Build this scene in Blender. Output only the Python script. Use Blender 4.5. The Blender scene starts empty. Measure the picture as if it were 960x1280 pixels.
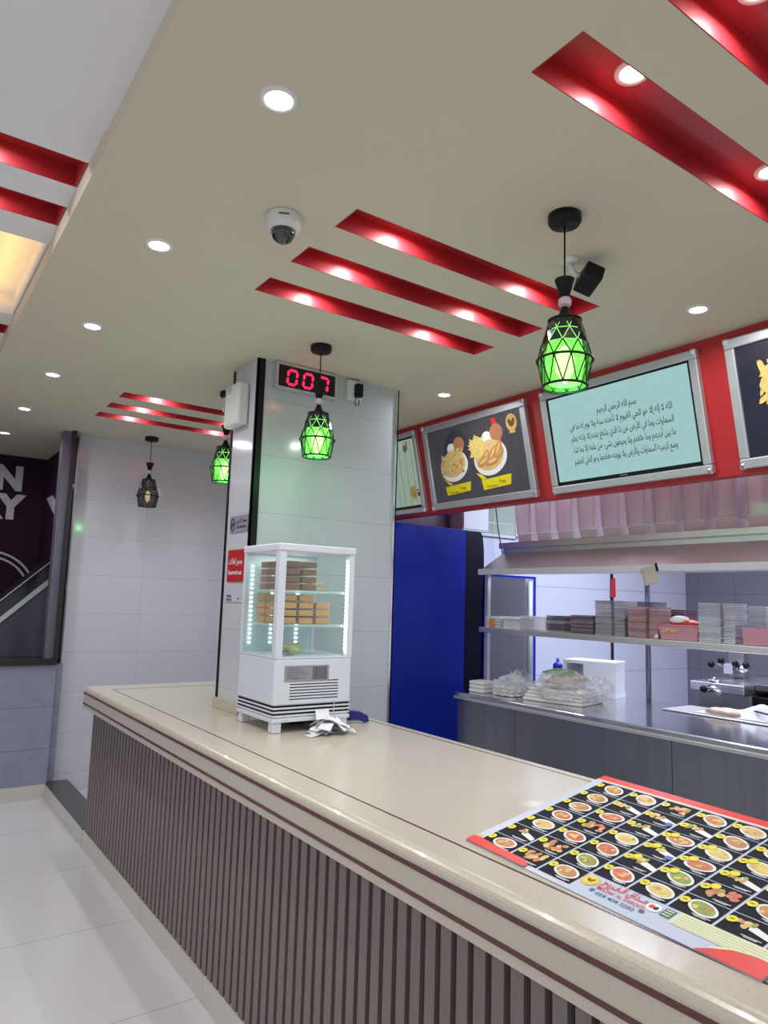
import bpy, bmesh, math, random, unicodedata
from mathutils import Vector, Matrix, noise as mnoise
random.seed(7)
C = bpy.context.scene.collection
S = bpy.context.scene
PI = math.pi
# ------------------------------------------------------------------ camera
def make_camera():
    y, p, r = (math.radians(a) for a in (34.926, 7.049, 1.769))
    f = Vector((math.sin(y)*math.cos(p), math.cos(y)*math.cos(p), math.sin(p)))
    rt = Vector((math.cos(y), -math.sin(y), 0)); up = rt.cross(f)
    r2 = math.cos(r)*rt + math.sin(r)*up; u2 = -math.sin(r)*rt + math.cos(r)*up
    cam = bpy.data.cameras.new('camera'); o = bpy.data.objects.new('camera', cam); C.objects.link(o)
    o.matrix_world = Matrix(((r2.x, u2.x, -f.x, 0), (r2.y, u2.y, -f.y, 0), (r2.z, u2.z, -f.z, 1.5), (0, 0, 0, 1)))
    cam.sensor_fit = 'VERTICAL'; cam.sensor_height = 36; cam.lens = 891.2/1280*36; cam.clip_start = .02
    S.camera = o
make_camera()
# ------------------------------------------------------------------ world, light, exposure
W = bpy.data.worlds.new('world'); S.world = W; W.use_nodes = True
W.node_tree.nodes['Background'].inputs[0].default_value = (.86, .9, 1, 1)
W.node_tree.nodes['Background'].inputs[1].default_value = .62
S.view_settings.view_transform = 'Standard'; S.view_settings.look = 'None'
S.view_settings.exposure = 0.0; S.view_settings.gamma = 1; S.view_settings.use_curve_mapping = False
def area(name, loc, size, power, col=(1, 1, 1), rot=(0, 0, 0), shape='DISK', size_y=None, parent=None, spread=180):
    l = bpy.data.lights.new(name, 'AREA'); l.shape = shape; l.size = size
    if size_y: l.size_y = size_y
    l.energy = power; l.color = col; l.spread = math.radians(spread)
    o = bpy.data.objects.new(name, l); C.objects.link(o); o.location = loc; o.rotation_euler = rot
    if parent: o.parent = parent
    return o
area('hall_light', (-2.4, 1.0, 2.74), 2.6, 66, (.95, .97, 1), shape='RECTANGLE', size_y=5)
area('kitchen_light', (4.9, 3.2, 2.69), 1.6, 62, (.74, .8, 1), shape='RECTANGLE', size_y=.5)
area('kitchen_light', (4.6, 1.2, 2.69), 1.6, 40, (.74, .8, 1), shape='RECTANGLE', size_y=.5)
area('aisle_light', (2.6, -.6, 2.69), .6, 6, (.95, .97, 1), shape='RECTANGLE', size_y=.6)
# ------------------------------------------------------------------ materials
def mat(name, col, rough=.5, metal=0, noise=None, amt=.12, emit=0, spec=.5, coat=0, bump=0, trans=0, alpha=1, stretch=None):
    m = bpy.data.materials.new(name); m.use_nodes = True
    n = m.node_tree.nodes; L = m.node_tree.links; b = n['Principled BSDF']
    c4 = (*col, 1)
    b.inputs['Base Color'].default_value = c4; b.inputs['Roughness'].default_value = rough
    b.inputs['Metallic'].default_value = metal; b.inputs['Specular IOR Level'].default_value = spec
    b.inputs['Coat Weight'].default_value = coat; b.inputs['Transmission Weight'].default_value = trans
    b.inputs['Alpha'].default_value = alpha
    if emit: b.inputs['Emission Color'].default_value = c4; b.inputs['Emission Strength'].default_value = emit
    if noise is None: noise = 9
    t = n.new('ShaderNodeTexCoord'); mp = n.new('ShaderNodeMapping'); nz = n.new('ShaderNodeTexNoise')
    if stretch: mp.inputs['Scale'].default_value = stretch
    nz.inputs['Scale'].default_value = noise; nz.inputs['Detail'].default_value = 5
    L.new(t.outputs['Object'], mp.inputs[0]); L.new(mp.outputs[0], nz.inputs['Vector'])
    if amt:
        r = n.new('ShaderNodeMix'); r.data_type = 'RGBA'
        r.inputs['A'].default_value = tuple(x*(1-amt) for x in col)+(1,)
        r.inputs['B'].default_value = tuple(min(1, x*(1+amt)) for x in col)+(1,)
        L.new(nz.outputs['Fac'], r.inputs['Factor']); L.new(r.outputs['Result'], b.inputs['Base Color'])
    if bump:
        bp_ = n.new('ShaderNodeBump'); bp_.inputs['Strength'].default_value = bump; bp_.inputs['Distance'].default_value = .01
        L.new(nz.outputs['Fac'], bp_.inputs['Height']); L.new(bp_.outputs[0], b.inputs['Normal'])
    return m
def srgb(r, g, b):
    f = lambda v: (v/255/12.92 if v <= 10 else ((v/255+.055)/1.055)**2.4)
    return (f(r), f(g), f(b))
def tile(name, c1, c2, mortar, w, h, ax, off=(0, 0), rough=.15, msize=.0018, vein=.06, stagger=0, nscale=2.5):
    """tiles laid along two world axes ax, e.g. 'XZ'"""
    m = mat(name, c1, rough, amt=0); n = m.node_tree.nodes; L = m.node_tree.links
    t = n.new('ShaderNodeTexCoord'); s = n.new('ShaderNodeSeparateXYZ'); cb = n.new('ShaderNodeCombineXYZ')
    L.new(t.outputs['Object'], s.inputs[0])
    for k, a in enumerate(ax):
        ad = n.new('ShaderNodeMath'); ad.operation = 'SUBTRACT'; ad.inputs[1].default_value = off[k]-50*(w, h)[k]
        L.new(s.outputs[a], ad.inputs[0]); L.new(ad.outputs[0], cb.inputs[k])
    br = n.new('ShaderNodeTexBrick'); br.offset = stagger; br.inputs['Scale'].default_value = 1
    br.inputs['Brick Width'].default_value = w; br.inputs['Row Height'].default_value = h
    br.inputs['Mortar Size'].default_value = msize; br.inputs['Mortar Smooth'].default_value = .1
    br.inputs['Mortar'].default_value = (*mortar, 1)
    nz = n.new('ShaderNodeTexNoise'); nz.inputs['Scale'].default_value = nscale; nz.inputs['Detail'].default_value = 8
    nz.inputs['Distortion'].default_value = 1.2
    L.new(t.outputs['Object'], nz.inputs['Vector'])
    for key, c in (('Color1', c1), ('Color2', c2)):
        mx = n.new('ShaderNodeMix'); mx.data_type = 'RGBA'
        mx.inputs['A'].default_value = tuple(x*(1-vein) for x in c)+(1,); mx.inputs['B'].default_value = tuple(min(1, x*(1+vein)) for x in c)+(1,)
        L.new(nz.outputs['Fac'], mx.inputs['Factor']); L.new(mx.outputs['Result'], br.inputs[key])
    L.new(cb.outputs[0], br.inputs['Vector']); L.new(br.outputs['Color'], n['Principled BSDF'].inputs['Base Color'])
    return m
def emis(name, col, st):
    m = bpy.data.materials.new(name); m.use_nodes = True; n = m.node_tree.nodes; L = m.node_tree.links
    n.remove(n['Principled BSDF']); e = n.new('ShaderNodeEmission'); e.inputs[0].default_value = (*col, 1); e.inputs[1].default_value = st
    L.new(e.outputs[0], n['Material Output'].inputs[0]); return m
def clear(name, col, fac=.75, rough=.1, body=(.9, .9, .9), diffuse=.3):
    """thin clear sheet: transparent + a little gloss and haze"""
    m = bpy.data.materials.new(name); m.use_nodes = True; n = m.node_tree.nodes; L = m.node_tree.links
    b = n['Principled BSDF']; b.inputs['Base Color'].default_value = (*body, 1); b.inputs['Roughness'].default_value = rough
    tr = n.new('ShaderNodeBsdfTransparent'); tr.inputs[0].default_value = (*col, 1)
    mx = n.new('ShaderNodeMixShader'); mx.inputs[0].default_value = fac
    L.new(b.outputs[0], mx.inputs[1]); L.new(tr.outputs[0], mx.inputs[2]); L.new(mx.outputs[0], n['Material Output'].inputs[0])
    return m
M = {}
M['ceil'] = mat('cream_paint', srgb(217, 208, 188), .75, noise=1.2, amt=.03)
M['ceilW'] = mat('white_paint', (.86, .85, .85), .7, noise=2, amt=.02)
M['red_gloss'] = mat('red_gloss_paint', (.40, .022, .030), .42, noise=3, amt=.08)
M['red'] = mat('red_panel', (.46, .018, .022), .45, noise=2, amt=.08)
M['stone'] = mat('beige_quartz', srgb(196, 187, 170), .24, noise=160, amt=.16, coat=.1)
M['stone2'] = mat('maroon_inlay', srgb(92, 52, 54), .25, noise=90, amt=.3)
M['slat'] = mat('brown_grey_laminate', srgb(122, 109, 107), .45, noise=12, amt=.22, stretch=(30, 30, .8))
M['slatgap'] = mat('dark_laminate', srgb(40, 31, 31), .6, noise=10, amt=.2)
M['tileW'] = tile('white_wall_tile', (.62, .62, .69), (.61, .61, .68), (.47, .47, .52), 1.2, .298, 'XZ', (1.746, .135), .1, .0016, .03)
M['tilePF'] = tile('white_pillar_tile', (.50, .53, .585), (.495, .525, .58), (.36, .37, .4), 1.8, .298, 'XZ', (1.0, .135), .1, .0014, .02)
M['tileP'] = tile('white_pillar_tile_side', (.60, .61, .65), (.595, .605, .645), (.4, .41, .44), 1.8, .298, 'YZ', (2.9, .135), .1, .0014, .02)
M['tileK'] = tile('white_kitchen_tile', (.66, .68, .80), (.65, .67, .79), (.36, .37, .44), 1.4, .40, 'XZ', (4.6, .07), .15, .003, .02)
M['tileKS'] = tile('grey_kitchen_tile', (.19, .185, .23), (.185, .18, .225), (.12, .12, .15), .4, .40, 'YZ', (0, .07), .25, .003, .03)
M['floor'] = tile('floor_tile', srgb(215, 212, 212), srgb(212, 209, 209), (.36, .35, .34), .78, .78, 'XY', (.40, 2.729), .16, .0022, .05, nscale=1.6)
M['base'] = tile('beige_base_tile', srgb(206, 200, 192), srgb(204, 198, 190), (.4, .38, .36), .78, 2, 'YZ', (1.9, -1), .15, .002, .04)
M['slate'] = tile('slate_grey_tile', srgb(148, 150, 172), srgb(142, 144, 166), srgb(118, 118, 132), 1.6, .30, 'XZ', (-.3, .05), .5, .003, .25, nscale=5)
M['granite'] = mat('black_granite', srgb(58, 58, 62), .2, noise=80, amt=.4)
M['mural'] = mat('purple_mural', srgb(42, 20, 40), .7, noise=1.3, amt=.5, spec=.15)
M['letter'] = mat('worn_white_paint', srgb(190, 184, 196), .6, noise=40, amt=.35)
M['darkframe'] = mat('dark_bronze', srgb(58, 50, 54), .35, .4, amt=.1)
M['frame_lit'] = mat('bronze_painted_light', srgb(112, 108, 124), .35, .3, amt=.1)  # lighter copy of the frame bronze, light on the reveal painted into its colour
M['black'] = mat('black_plastic', (.008, .008, .010), .45, spec=.2, amt=.1)
M['blackmetal'] = mat('black_metal', (.010, .010, .011), .4, .3, spec=.3, amt=.1)
M['chrome'] = mat('chrome', (.8, .8, .82), .12, 1, amt=.02)
M['alu'] = mat('satin_aluminium', (.62, .63, .66), .35, .7, amt=.06, noise=20)
M['white'] = mat('white_enamel', (.70, .73, .80), .3, amt=.02)
M['whitep'] = mat('white_plastic', (.74, .74, .72), .4, amt=.03)
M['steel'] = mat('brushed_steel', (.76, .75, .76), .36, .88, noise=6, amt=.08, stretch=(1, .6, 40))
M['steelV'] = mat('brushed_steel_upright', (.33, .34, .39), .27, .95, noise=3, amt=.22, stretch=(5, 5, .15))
M['steelT'] = mat('steel_worktop', (.70, .70, .74), .16, 1, noise=3, amt=.08)
M['blue'] = mat('blue_enamel', srgb(18, 40, 150), .4, noise=2, amt=.12, spec=.2)
M['navy'] = mat('navy_plastic', srgb(10, 12, 34), .4, amt=.1, spec=.2)
M['glass'] = clear('clear_glass', (.95, .99, .975), .95, .03, (.6, .7, .68))
M['lens'] = emis('lamp_lens', (1, 1, 1), 14)
M['trim'] = mat('lamp_trim', (.82, .81, .80), .35, amt=.02)
M['paper'] = mat('white_paper', (.80, .80, .82), .6, amt=.05)
M['poly'] = mat('white_foam', (.84, .86, .92), .6, amt=.03)
M['ink'] = mat('black_ink', (.006, .006, .006), .5, amt=0)
M['greyink'] = mat('grey_ink', (.09, .09, .1), .5, amt=0)
M['yellow'] = mat('yellow_print', srgb(232, 216, 30), .4, amt=.05)
M['bowl'] = mat('white_print', (.82, .82, .82), .4, amt=.03)
M['fries'] = mat('fries_print', srgb(218, 184, 122), .45, noise=60, amt=.3)
M['friesY'] = mat('pale_fries_print', srgb(224, 200, 116), .45, noise=60, amt=.3)
M['meat'] = mat('fried_chicken_print', srgb(196, 136, 84), .45, noise=70, amt=.4)
M['bun'] = mat('bun_print', srgb(176, 120, 84), .45, noise=20, amt=.2)
M['redprint'] = mat('red_print', srgb(226, 52, 44), .35, amt=.04)
M['logo'] = mat('gold_print', srgb(226, 190, 110), .4, amt=.1)
M['logoD'] = mat('brown_print', srgb(120, 66, 28), .4, amt=.1)
# ------------------------------------------------------------------ mesh helpers
class MB:
    def __init__(s): s.b = bmesh.new(); s.mi = 0
    def m(s, i): s.mi = i; return s
    def _fin(s, fs):
        for f in fs: f.material_index = s.mi
    def box(s, a, b, T=None, bev=0):
        v = [s.b.verts.new((x, y, z)) for x in (a[0], b[0]) for y in (a[1], b[1]) for z in (a[2], b[2])]
        q = [(0, 1, 3, 2), (4, 6, 7, 5), (0, 4, 5, 1), (2, 3, 7, 6), (0, 2, 6, 4), (1, 5, 7, 3)]
        fs = [s.b.faces.new([v[i] for i in k]) for k in q]
        bmesh.ops.recalc_face_normals(s.b, faces=fs)
        if bev:
            es = list({e for f in fs for e in f.edges})
            r = bmesh.ops.bevel(s.b, geom=es+v, offset=bev, segments=2, affect='EDGES', profile=.5)
            fs = list({f for vv in r['verts'] for f in vv.link_faces}); v = list({w for f in fs for w in f.verts})
        if T is not None:
            for w in v: w.co = T @ w.co
        s._fin(fs); return s
    def poly(s, pts):
        s._fin([s.b.faces.new([s.b.verts.new(p) for p in pts])]); return s
    def prism(s, pts, d):
        """closed polygon pts (3-D) pushed along vector d"""
        d = Vector(d); a = [s.b.verts.new(p) for p in pts]; b = [s.b.verts.new(Vector(p)+d) for p in pts]; n = len(a)
        fs = [s.b.faces.new(a[::-1]), s.b.faces.new(b)]+[s.b.faces.new((a[i], a[(i+1) % n], b[(i+1) % n], b[i])) for i in range(n)]
        bmesh.ops.recalc_face_normals(s.b, faces=fs); s._fin(fs); return s
    def lathe(s, prof, c=(0, 0, 0), n=24, T=None, caps=True):
        rings = []
        for r, z in prof:
            rings.append([s.b.verts.new((c[0]+r*math.cos(2*PI*k/n), c[1]+r*math.sin(2*PI*k/n), c[2]+z)) for k in range(n)])
        fs = []
        for A, B in zip(rings, rings[1:]):
            for k in range(n): fs.append(s.b.faces.new((A[k], A[(k+1) % n], B[(k+1) % n], B[k])))
        if caps: fs += [s.b.faces.new(rings[0][::-1]), s.b.faces.new(rings[-1])]
        if T is not None:
            for R in rings:
                for w in R: w.co = T @ w.co
        bmesh.ops.recalc_face_normals(s.b, faces=fs)
        for f in fs: f.smooth = True
        s._fin(fs); return s
    def tube(s, path, r, n=8, closed=False):
        P = [Vector(p) for p in path]; N = len(P); rings = []; prev = None
        for i, p in enumerate(P):
            if closed: t = P[(i+1) % N]-P[i-1]
            else: t = P[min(i+1, N-1)]-P[max(i-1, 0)]
            t.normalize()
            u = prev if prev is not None else (Vector((0, 0, 1)) if abs(t.z) < .9 else Vector((1, 0, 0)))
            u = (u-t*u.dot(t)); u.normalize(); prev = u; w = t.cross(u)
            rr = r[i] if isinstance(r, (list, tuple)) else r
            rings.append([s.b.verts.new(p+rr*(math.cos(2*PI*k/n)*u+math.sin(2*PI*k/n)*w)) for k in range(n)])
        fs = []
        prs = list(zip(rings, rings[1:]))+([(rings[-1], rings[0])] if closed else [])
        for A, B in prs:
            for k in range(n): fs.append(s.b.faces.new((A[k], A[(k+1) % n], B[(k+1) % n], B[k])))
        if not closed: fs += [s.b.faces.new(rings[0][::-1]), s.b.faces.new(rings[-1])]
        bmesh.ops.recalc_face_normals(s.b, faces=fs)
        for f in fs: f.smooth = True
        s._fin(fs); return s
    def blob(s, c, r, seed=0, amp=.15, sub=3, T=None):
        """lumpy ellipsoid"""
        g = bmesh.ops.create_icosphere(s.b, subdivisions=sub, radius=1)['verts']
        rnd = random.Random(seed); k = [Vector((rnd.uniform(-3, 3), rnd.uniform(-3, 3), rnd.uniform(-3, 3))) for _ in range(6)]
        fs = list({f for v in g for f in v.link_faces})
        for v in g:
            d = 1+amp*sum(math.sin(3*v.co.dot(q)) for q in k)/3
            v.co = Vector((c[0]+v.co.x*r[0]*d, c[1]+v.co.y*r[1]*d, c[2]+v.co.z*r[2]*d))
            if T is not None: v.co = T @ v.co
        for f in fs: f.smooth = True
        s._fin(fs); return s
    def sheet(s, fn, nu, nv):
        g = [[s.b.verts.new(fn(i/nu, j/nv)) for j in range(nv+1)] for i in range(nu+1)]
        fs = [s.b.faces.new((g[i][j], g[i+1][j], g[i+1][j+1], g[i][j+1])) for i in range(nu) for j in range(nv)]
        s._fin(fs); return s
    def build(s, name, mats, parent=None, smooth=None, solid=0):
        me = bpy.data.meshes.new(name); s.b.to_mesh(me); s.b.free()
        for m in (mats if isinstance(mats, (list, tuple)) else [mats]): me.materials.append(M[m] if isinstance(m, str) else m)
        o = bpy.data.objects.new(name, me); C.objects.link(o)
        if parent: o.parent = parent; o.matrix_parent_inverse = parent.matrix_world.inverted()
        if smooth is not None:
            for p in me.polygons: p.use_smooth = smooth
        if solid:
            md = o.modifiers.new('thick', 'SOLIDIFY'); md.thickness = solid
        return o
def tag(o, label, cat, group=None, kind=None):
    o['label'] = label; o['category'] = cat
    if group: o['group'] = group
    if kind: o['kind'] = kind
    return o
def thing(name, loc, label, cat, group=None):
    o = bpy.data.objects.new(name, None); C.objects.link(o); o.location = loc; o.empty_display_size = .05
    o.matrix_world = Matrix.Translation(loc)
    return tag(o, label, cat, group)
def struct(o): o['kind'] = 'structure'; return o
def dup(o, delta, label=None, parent=None, group=None):
    c = o.copy(); C.objects.link(c)
    if parent is None:
        c.matrix_world = Matrix.Translation(delta) @ o.matrix_world
    else:
        c.parent = parent; c.matrix_parent_inverse = o.matrix_parent_inverse.copy()
    for ch in o.children: dup(ch, delta, None, c)
    if label: c['label'] = label
    if group: c['group'] = group
    return c
# ------------------------------------------------------------------ lettering
FORMS = {}
for cp in range(0xFE70, 0xFEFD):
    d = unicodedata.decomposition(chr(cp)).split()
    if len(d) == 2: FORMS[(d[0][1:-1], chr(int(d[1], 16)))] = chr(cp)
    elif len(d) == 3: FORMS[(d[0][1:-1], chr(int(d[1], 16))+chr(int(d[2], 16)))] = chr(cp)
def arabic(t):
    """joined letter forms, laid out right to left"""
    out = []
    for w in t.split(' '):
        u = []; i = 0
        while i < len(w):
            if w[i:i+2] and ('isolated', w[i:i+2]) in FORMS and len(w[i:i+2]) == 2: u.append(w[i:i+2]); i += 2
            else: u.append(w[i]); i += 1
        r = []
        for k, c in enumerate(u):
            if c == '\u0640': r.append(c); continue
            jl = k > 0 and (u[k-1] == '\u0640' or ('initial', u[k-1]) in FORMS)
            jr = k+1 < len(u) and ('initial', c) in FORMS and (u[k+1] == '\u0640' or ('final', u[k+1]) in FORMS)
            f = 'medial' if jl and jr else 'final' if jl else 'initial' if jr else 'isolated'
            r.append(FORMS.get((f, c)) or FORMS.get(('isolated', c)) or c)
        out.append(''.join(reversed(r)))
    return ' '.join(reversed(out))
def text(s, size, m, name, parent, T, align='CENTER', bold=0, width=None, depth=0):
    c = bpy.data.curves.new('t', 'FONT'); c.body = s; c.size = size; c.align_x = align; c.align_y = 'CENTER'; c.offset = bold; c.resolution_u = 2
    c.extrude = depth
    o = bpy.data.objects.new('t', c); C.objects.link(o); bpy.context.view_layer.update()
    me = bpy.data.meshes.new_from_object(o.evaluated_get(bpy.context.evaluated_depsgraph_get()))
    bpy.data.objects.remove(o)
    me.name = name; me.materials.clear(); me.materials.append(M[m] if isinstance(m, str) else m)
    if width and me.vertices:
        xs = [v.co.x for v in me.vertices]; k = width/max(1e-6, max(xs)-min(xs)); cx = (max(xs)+min(xs))/2 if align == 'CENTER' else 0
        for v in me.vertices: v.co.x = (v.co.x-cx)*k
    for v in me.vertices: v.co = T @ v.co
    q = bpy.data.objects.new(name, me); C.objects.link(q)
    if parent: q.parent = parent; q.matrix_parent_inverse = parent.matrix_world.inverted()
    return q
def frame(o, x, y):
    """matrix with local x, y along two world directions"""
    x = Vector(x).normalized(); y = Vector(y); y = (y-x*y.dot(x)).normalized(); z = x.cross(y)
    return Matrix(((x.x, y.x, z.x, o[0]), (x.y, y.y, z.y, o[1]), (x.z, y.z, z.z, o[2]), (0, 0, 0, 1)))
def ell(cx, cy, a, b, n=20, z=0, rot=0):
    return [Vector((cx+a*math.cos(t)*math.cos(rot)-b*math.sin(t)*math.sin(rot), cy+a*math.cos(t)*math.sin(rot)+b*math.sin(t)*math.cos(rot), z)) for t in [2*PI*k/n for k in range(n)]]
def rect(x0, y0, x1, y1, z=0): return [Vector(p) for p in ((x0, y0, z), (x1, y0, z), (x1, y1, z), (x0, y1, z))]
ZC, ZT, ZS = 2.722, .924, .9
XD = .410
# ================================================================== SETTING
struct(MB().box((-6, -4, -.1), (8, 8, 0)).build('floor', 'floor'))
STR = [(.30, .45), (.607, .757), (.912, 1.061), (1.80, 1.935), (2.108, 2.248), (2.415, 2.556), (4.432, 4.562), (4.737, 4.867), (5.042, 5.175)]
SX0, SX1, ZR = 1.118, 2.303, 2.792
b = MB(); ys = [-1.6]+[y for s in STR for y in s]+[7.32]
for i, (y0, y1) in enumerate(zip(ys, ys[1:])):
    if i % 2 == 0: b.box((XD, y0, ZC), (7.4, y1, ZC+.02))
    else: b.box((XD, y0, ZC), (SX0, y1, ZC+.02)).box((SX1, y0, ZC), (7.4, y1, ZC+.02))
ceil = struct(b.build('ceiling', 'ceil'))
for i, (y0, y1) in enumerate(STR):
    b = MB(); t = .006
    e = .002; zb_ = ZC-.0004
    b.box((SX0, y0, ZR), (SX1, y1, ZR+t)).box((SX0-.001, y0-.001, zb_), (SX0+e, y1+.001, ZR+t)).box((SX1-e, y0-.001, zb_), (SX1+.001, y1+.001, ZR+t))
    b.box((SX0, y0-.001, zb_), (SX1, y0+e, ZR+t)).box((SX0, y1-e, zb_), (SX1, y1+.001, ZR+t))
    struct(b.build('trim_%d' % (i+1), 'red_gloss', ceil))
# fascia and the higher ceiling over the hall
struct(MB().box((XD-.012, -1.6, ZC), (XD, 7.32, ZC+.19)).build('trim_20', 'ceil', ceil))
LS = [(2.197, 2.357), (2.509, 2.659), (3.864, 4.0), (4.17, 4.31)]; COVE = (2.83, 3.70); ZL = 2.792
b = MB(); ys = [1.985]+[y for s in LS[:2] for y in s]+list(COVE)+[y for s in LS[2:] for y in s]+[7.32]
for i, (y0, y1) in enumerate(zip(ys, ys[1:])):
    if i % 2 == 0: b.box((-6, y0, ZL), (XD-.012, y1, ZL+.02))
    else: b.box((-6, y0, ZL), (-1.2, y1, ZL+.02))
b.box((-6, -1.6, ZL-.012), (XD-.012, 1.986, ZL+.02))
hall = struct(b.build('ceiling_hall', 'ceilW'))
for i, (y0, y1) in enumerate(LS):
    b = MB(); t = .006; x0, x1 = -1.2, XD-.014; z1 = ZL+.07
    e = .002; zb_ = ZL-.0004
    b.box((x0, y0, z1), (x1, y1, z1+t)).box((x0, y0-.001, zb_), (x1, y0+e, z1+t)).box((x0, y1-e, zb_), (x1, y1+.001, z1+t)).box((x1-t, y0, zb_), (x1, y1, z1))
    struct(b.build('trim_%d' % (21+i), 'red_gloss', hall))
b = MB(); t = .006; x0, x1 = -1.2, XD-.014; y0, y1 = COVE; z1 = ZL+.10
b.box((x0, y0, z1), (x1, y1, z1+t)).box((x0, y0-.001, ZL-.0004), (x1, y0+.002, z1)).box((x0, y1-.002, ZL-.0004), (x1, y1+.001, z1)).box((x1-t, y0, ZL-.0004), (x1, y1, z1))
struct(b.build('trim_26', 'ceilW', hall))
area('cove_light', (.30, 3.265, ZL+.02), .04, .5, (1, .55, .08), rot=(0, PI, 0), shape='RECTANGLE', size_y=.8)
# far white wall, return, pillar
struct(MB().box((1.185, 5.92, 0), (2.98, 5.98, ZC)).build('wall_far', 'tileW'))
struct(MB().box((2.92, 4.60, 0), (2.98, 5.92, ZC)).build('wall_return', 'tileP'))
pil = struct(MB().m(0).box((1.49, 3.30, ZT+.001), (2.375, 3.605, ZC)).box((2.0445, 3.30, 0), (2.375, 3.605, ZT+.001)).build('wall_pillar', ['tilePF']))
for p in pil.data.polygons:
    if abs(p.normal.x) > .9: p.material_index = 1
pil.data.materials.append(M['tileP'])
struct(MB().box((1.484, 3.294, ZT+.05), (1.525, 3.302, ZC)).box((1.484, 3.294, ZT+.05), (1.492, 3.312, ZC)).build('trim_30', 'black', pil))
struct(MB().box((1.484, 3.592, ZT+.05), (1.496, 3.611, ZC)).build('trim_31', 'black', pil))
struct(MB().box((2.362, 3.293, .2), (2.383, 3.312, ZC)).box((2.375, 3.293, .2), (2.383, 3.33, ZC)).build('trim_32', 'chrome', pil))
struct(MB().box((1.474, 3.284, ZT+.001), (1.489, 3.62, ZT+.052)).box((1.474, 3.284, ZT+.001), (2.02, 3.299, ZT+.052)).build('baseboard_pillar', 'stone', pil))
# kitchen walls
struct(MB().box((2.98, 4.55, 0), (7.30, 4.60, ZC)).build('wall_kitchen', 'tileK'))
struct(MB().box((7.26, -1.6, 0), (7.32, 4.55, ZC)).build('wall_right', 'tileKS'))
struct(MB().box((5.955, 4.535, .5), (5.985, 4.549, ZC)).build('trim_33', 'darkframe'))
# sloping red bulkhead with the menu boards
BT, BB = Vector((2.955, 0, ZC)), Vector((3.09, 0, 2.104))
struct(MB().prism([(BT.x, -1.6, ZC-.001), (BB.x, -1.6, BB.z), (BB.x+.07, -1.6, BB.z), (BB.x+.07, -1.6, ZC-.001)], (0, 6.14, 0)).build('wall_bulkhead', 'red'))
# low slate wall and opening on the left
struct(MB().box((-6, 5.80, 0), (1.128, 5.92, .95)).box((1.128, 5.86, 0), (1.185, 5.92, .95)).build('wall_left', 'slate'))
struct(MB().box((-6, 5.785, 0), (1.118, 5.799, .10)).build('baseboard_left', 'base'))
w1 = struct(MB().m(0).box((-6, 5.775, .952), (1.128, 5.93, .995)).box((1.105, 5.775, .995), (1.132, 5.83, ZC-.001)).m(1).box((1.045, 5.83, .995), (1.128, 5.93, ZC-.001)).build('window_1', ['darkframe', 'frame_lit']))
mur = struct(MB().box((-6, 7.30, 0), (1.185, 7.34, ZC)).box((1.185, 5.981, 0), (1.225, 7.34, ZC)).build('wall_mural', 'mural'))
def wall_text(s, x, z, h, right=True, y=7.297):
    T = frame((x, y, z), (1, 0, 0), (0, 0, 1)); return text(s, h*1.42, 'letter', 'lettering', mur, T, 'RIGHT', bold=.018)
wall_text('EN', .995, 2.50, .205); wall_text('RY', 1.0, 2.235, .205)
text('V', .30, 'letter', 'lettering', mur, frame((1.182, 6.55, 2.21), (0, -1, 0), (0, 0, 1)), 'CENTER', bold=.012, width=1.2)
b = MB()
for rr in (.40, .35):
    b.tube([(.78+rr*math.cos(a), 7.296, 1.43+rr*math.sin(a)) for a in [PI*k/24 for k in range(25)]], .011, 6)
b.build('ring_emblem', 'letter', mur)
# floor platform at the end of the counter
struct(MB().m(0).box((1.118, 4.62, 0), (1.28, 5.85, .097)).m(1).box((1.118, 4.62, .097), (1.28, 5.85, .104)).build('floor_platform', ['base', 'granite']))
# ================================================================== SERVICE COUNTER
ct = thing('service_counter', (1.55, 1.8, 0), 'long beige stone-topped service counter with a dark slatted front', 'counter')
def prof():
    p = [(1.075, .800), (1.075, .893)]
    for k in range(1, 7):
        a = PI-PI/2*k/6; p.append((1.105+.030*math.cos(a), .894+.030*math.sin(a)))
    p += [(2.03, ZT), (2.043, .912), (2.043, .872), (1.20, .872), (1.20, .80)]
    return p
b = MB(); b.prism([(x, -1.0, z) for x, z in prof()], (0, 5.66, 0)); top = b.build('countertop', 'stone', ct)
MB().box((1.0735, -1.0, .883), (1.0765, 4.661, .895)).build('stripe', 'stone2', ct)
MB().box((1.0735, -1.0, .823), (1.0765, 4.661, .834)).build('stripe', 'stone2', ct)
b = MB(); w = .0035
b.box((1.192-w, -1.0, ZT-.001), (1.192+w, 4.47, ZT+.0006)).box((1.192-w, 4.47-2*w, ZT-.001), (1.99, 4.47, ZT+.0006)).box((1.99-w, -1.0, ZT-.001), (1.99+w, 4.47, ZT+.0006))
b.build('inlay_line', 'stone2', ct)
b = MB(); b.m(1).box((1.148, -1.0, .10), (1.16, 4.60, .802)).box((1.148, 4.58, .10), (1.9, 4.60, .802)).m(0); y = 4.585
while y > -1.0:
    b.box((1.122, y-.036, .10), (1.149, y, .801)); y -= .0552
b.build('slat_panel', ['slat', 'slatgap'], ct)
MB().box((1.118, -1.0, 0), (1.9, 4.605, .0985)).build('plinth', 'base', ct)
MB().box((1.1605, -1.0, .099), (1.9, 4.575, .871)).build('carcass', 'whitep', ct)
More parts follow.
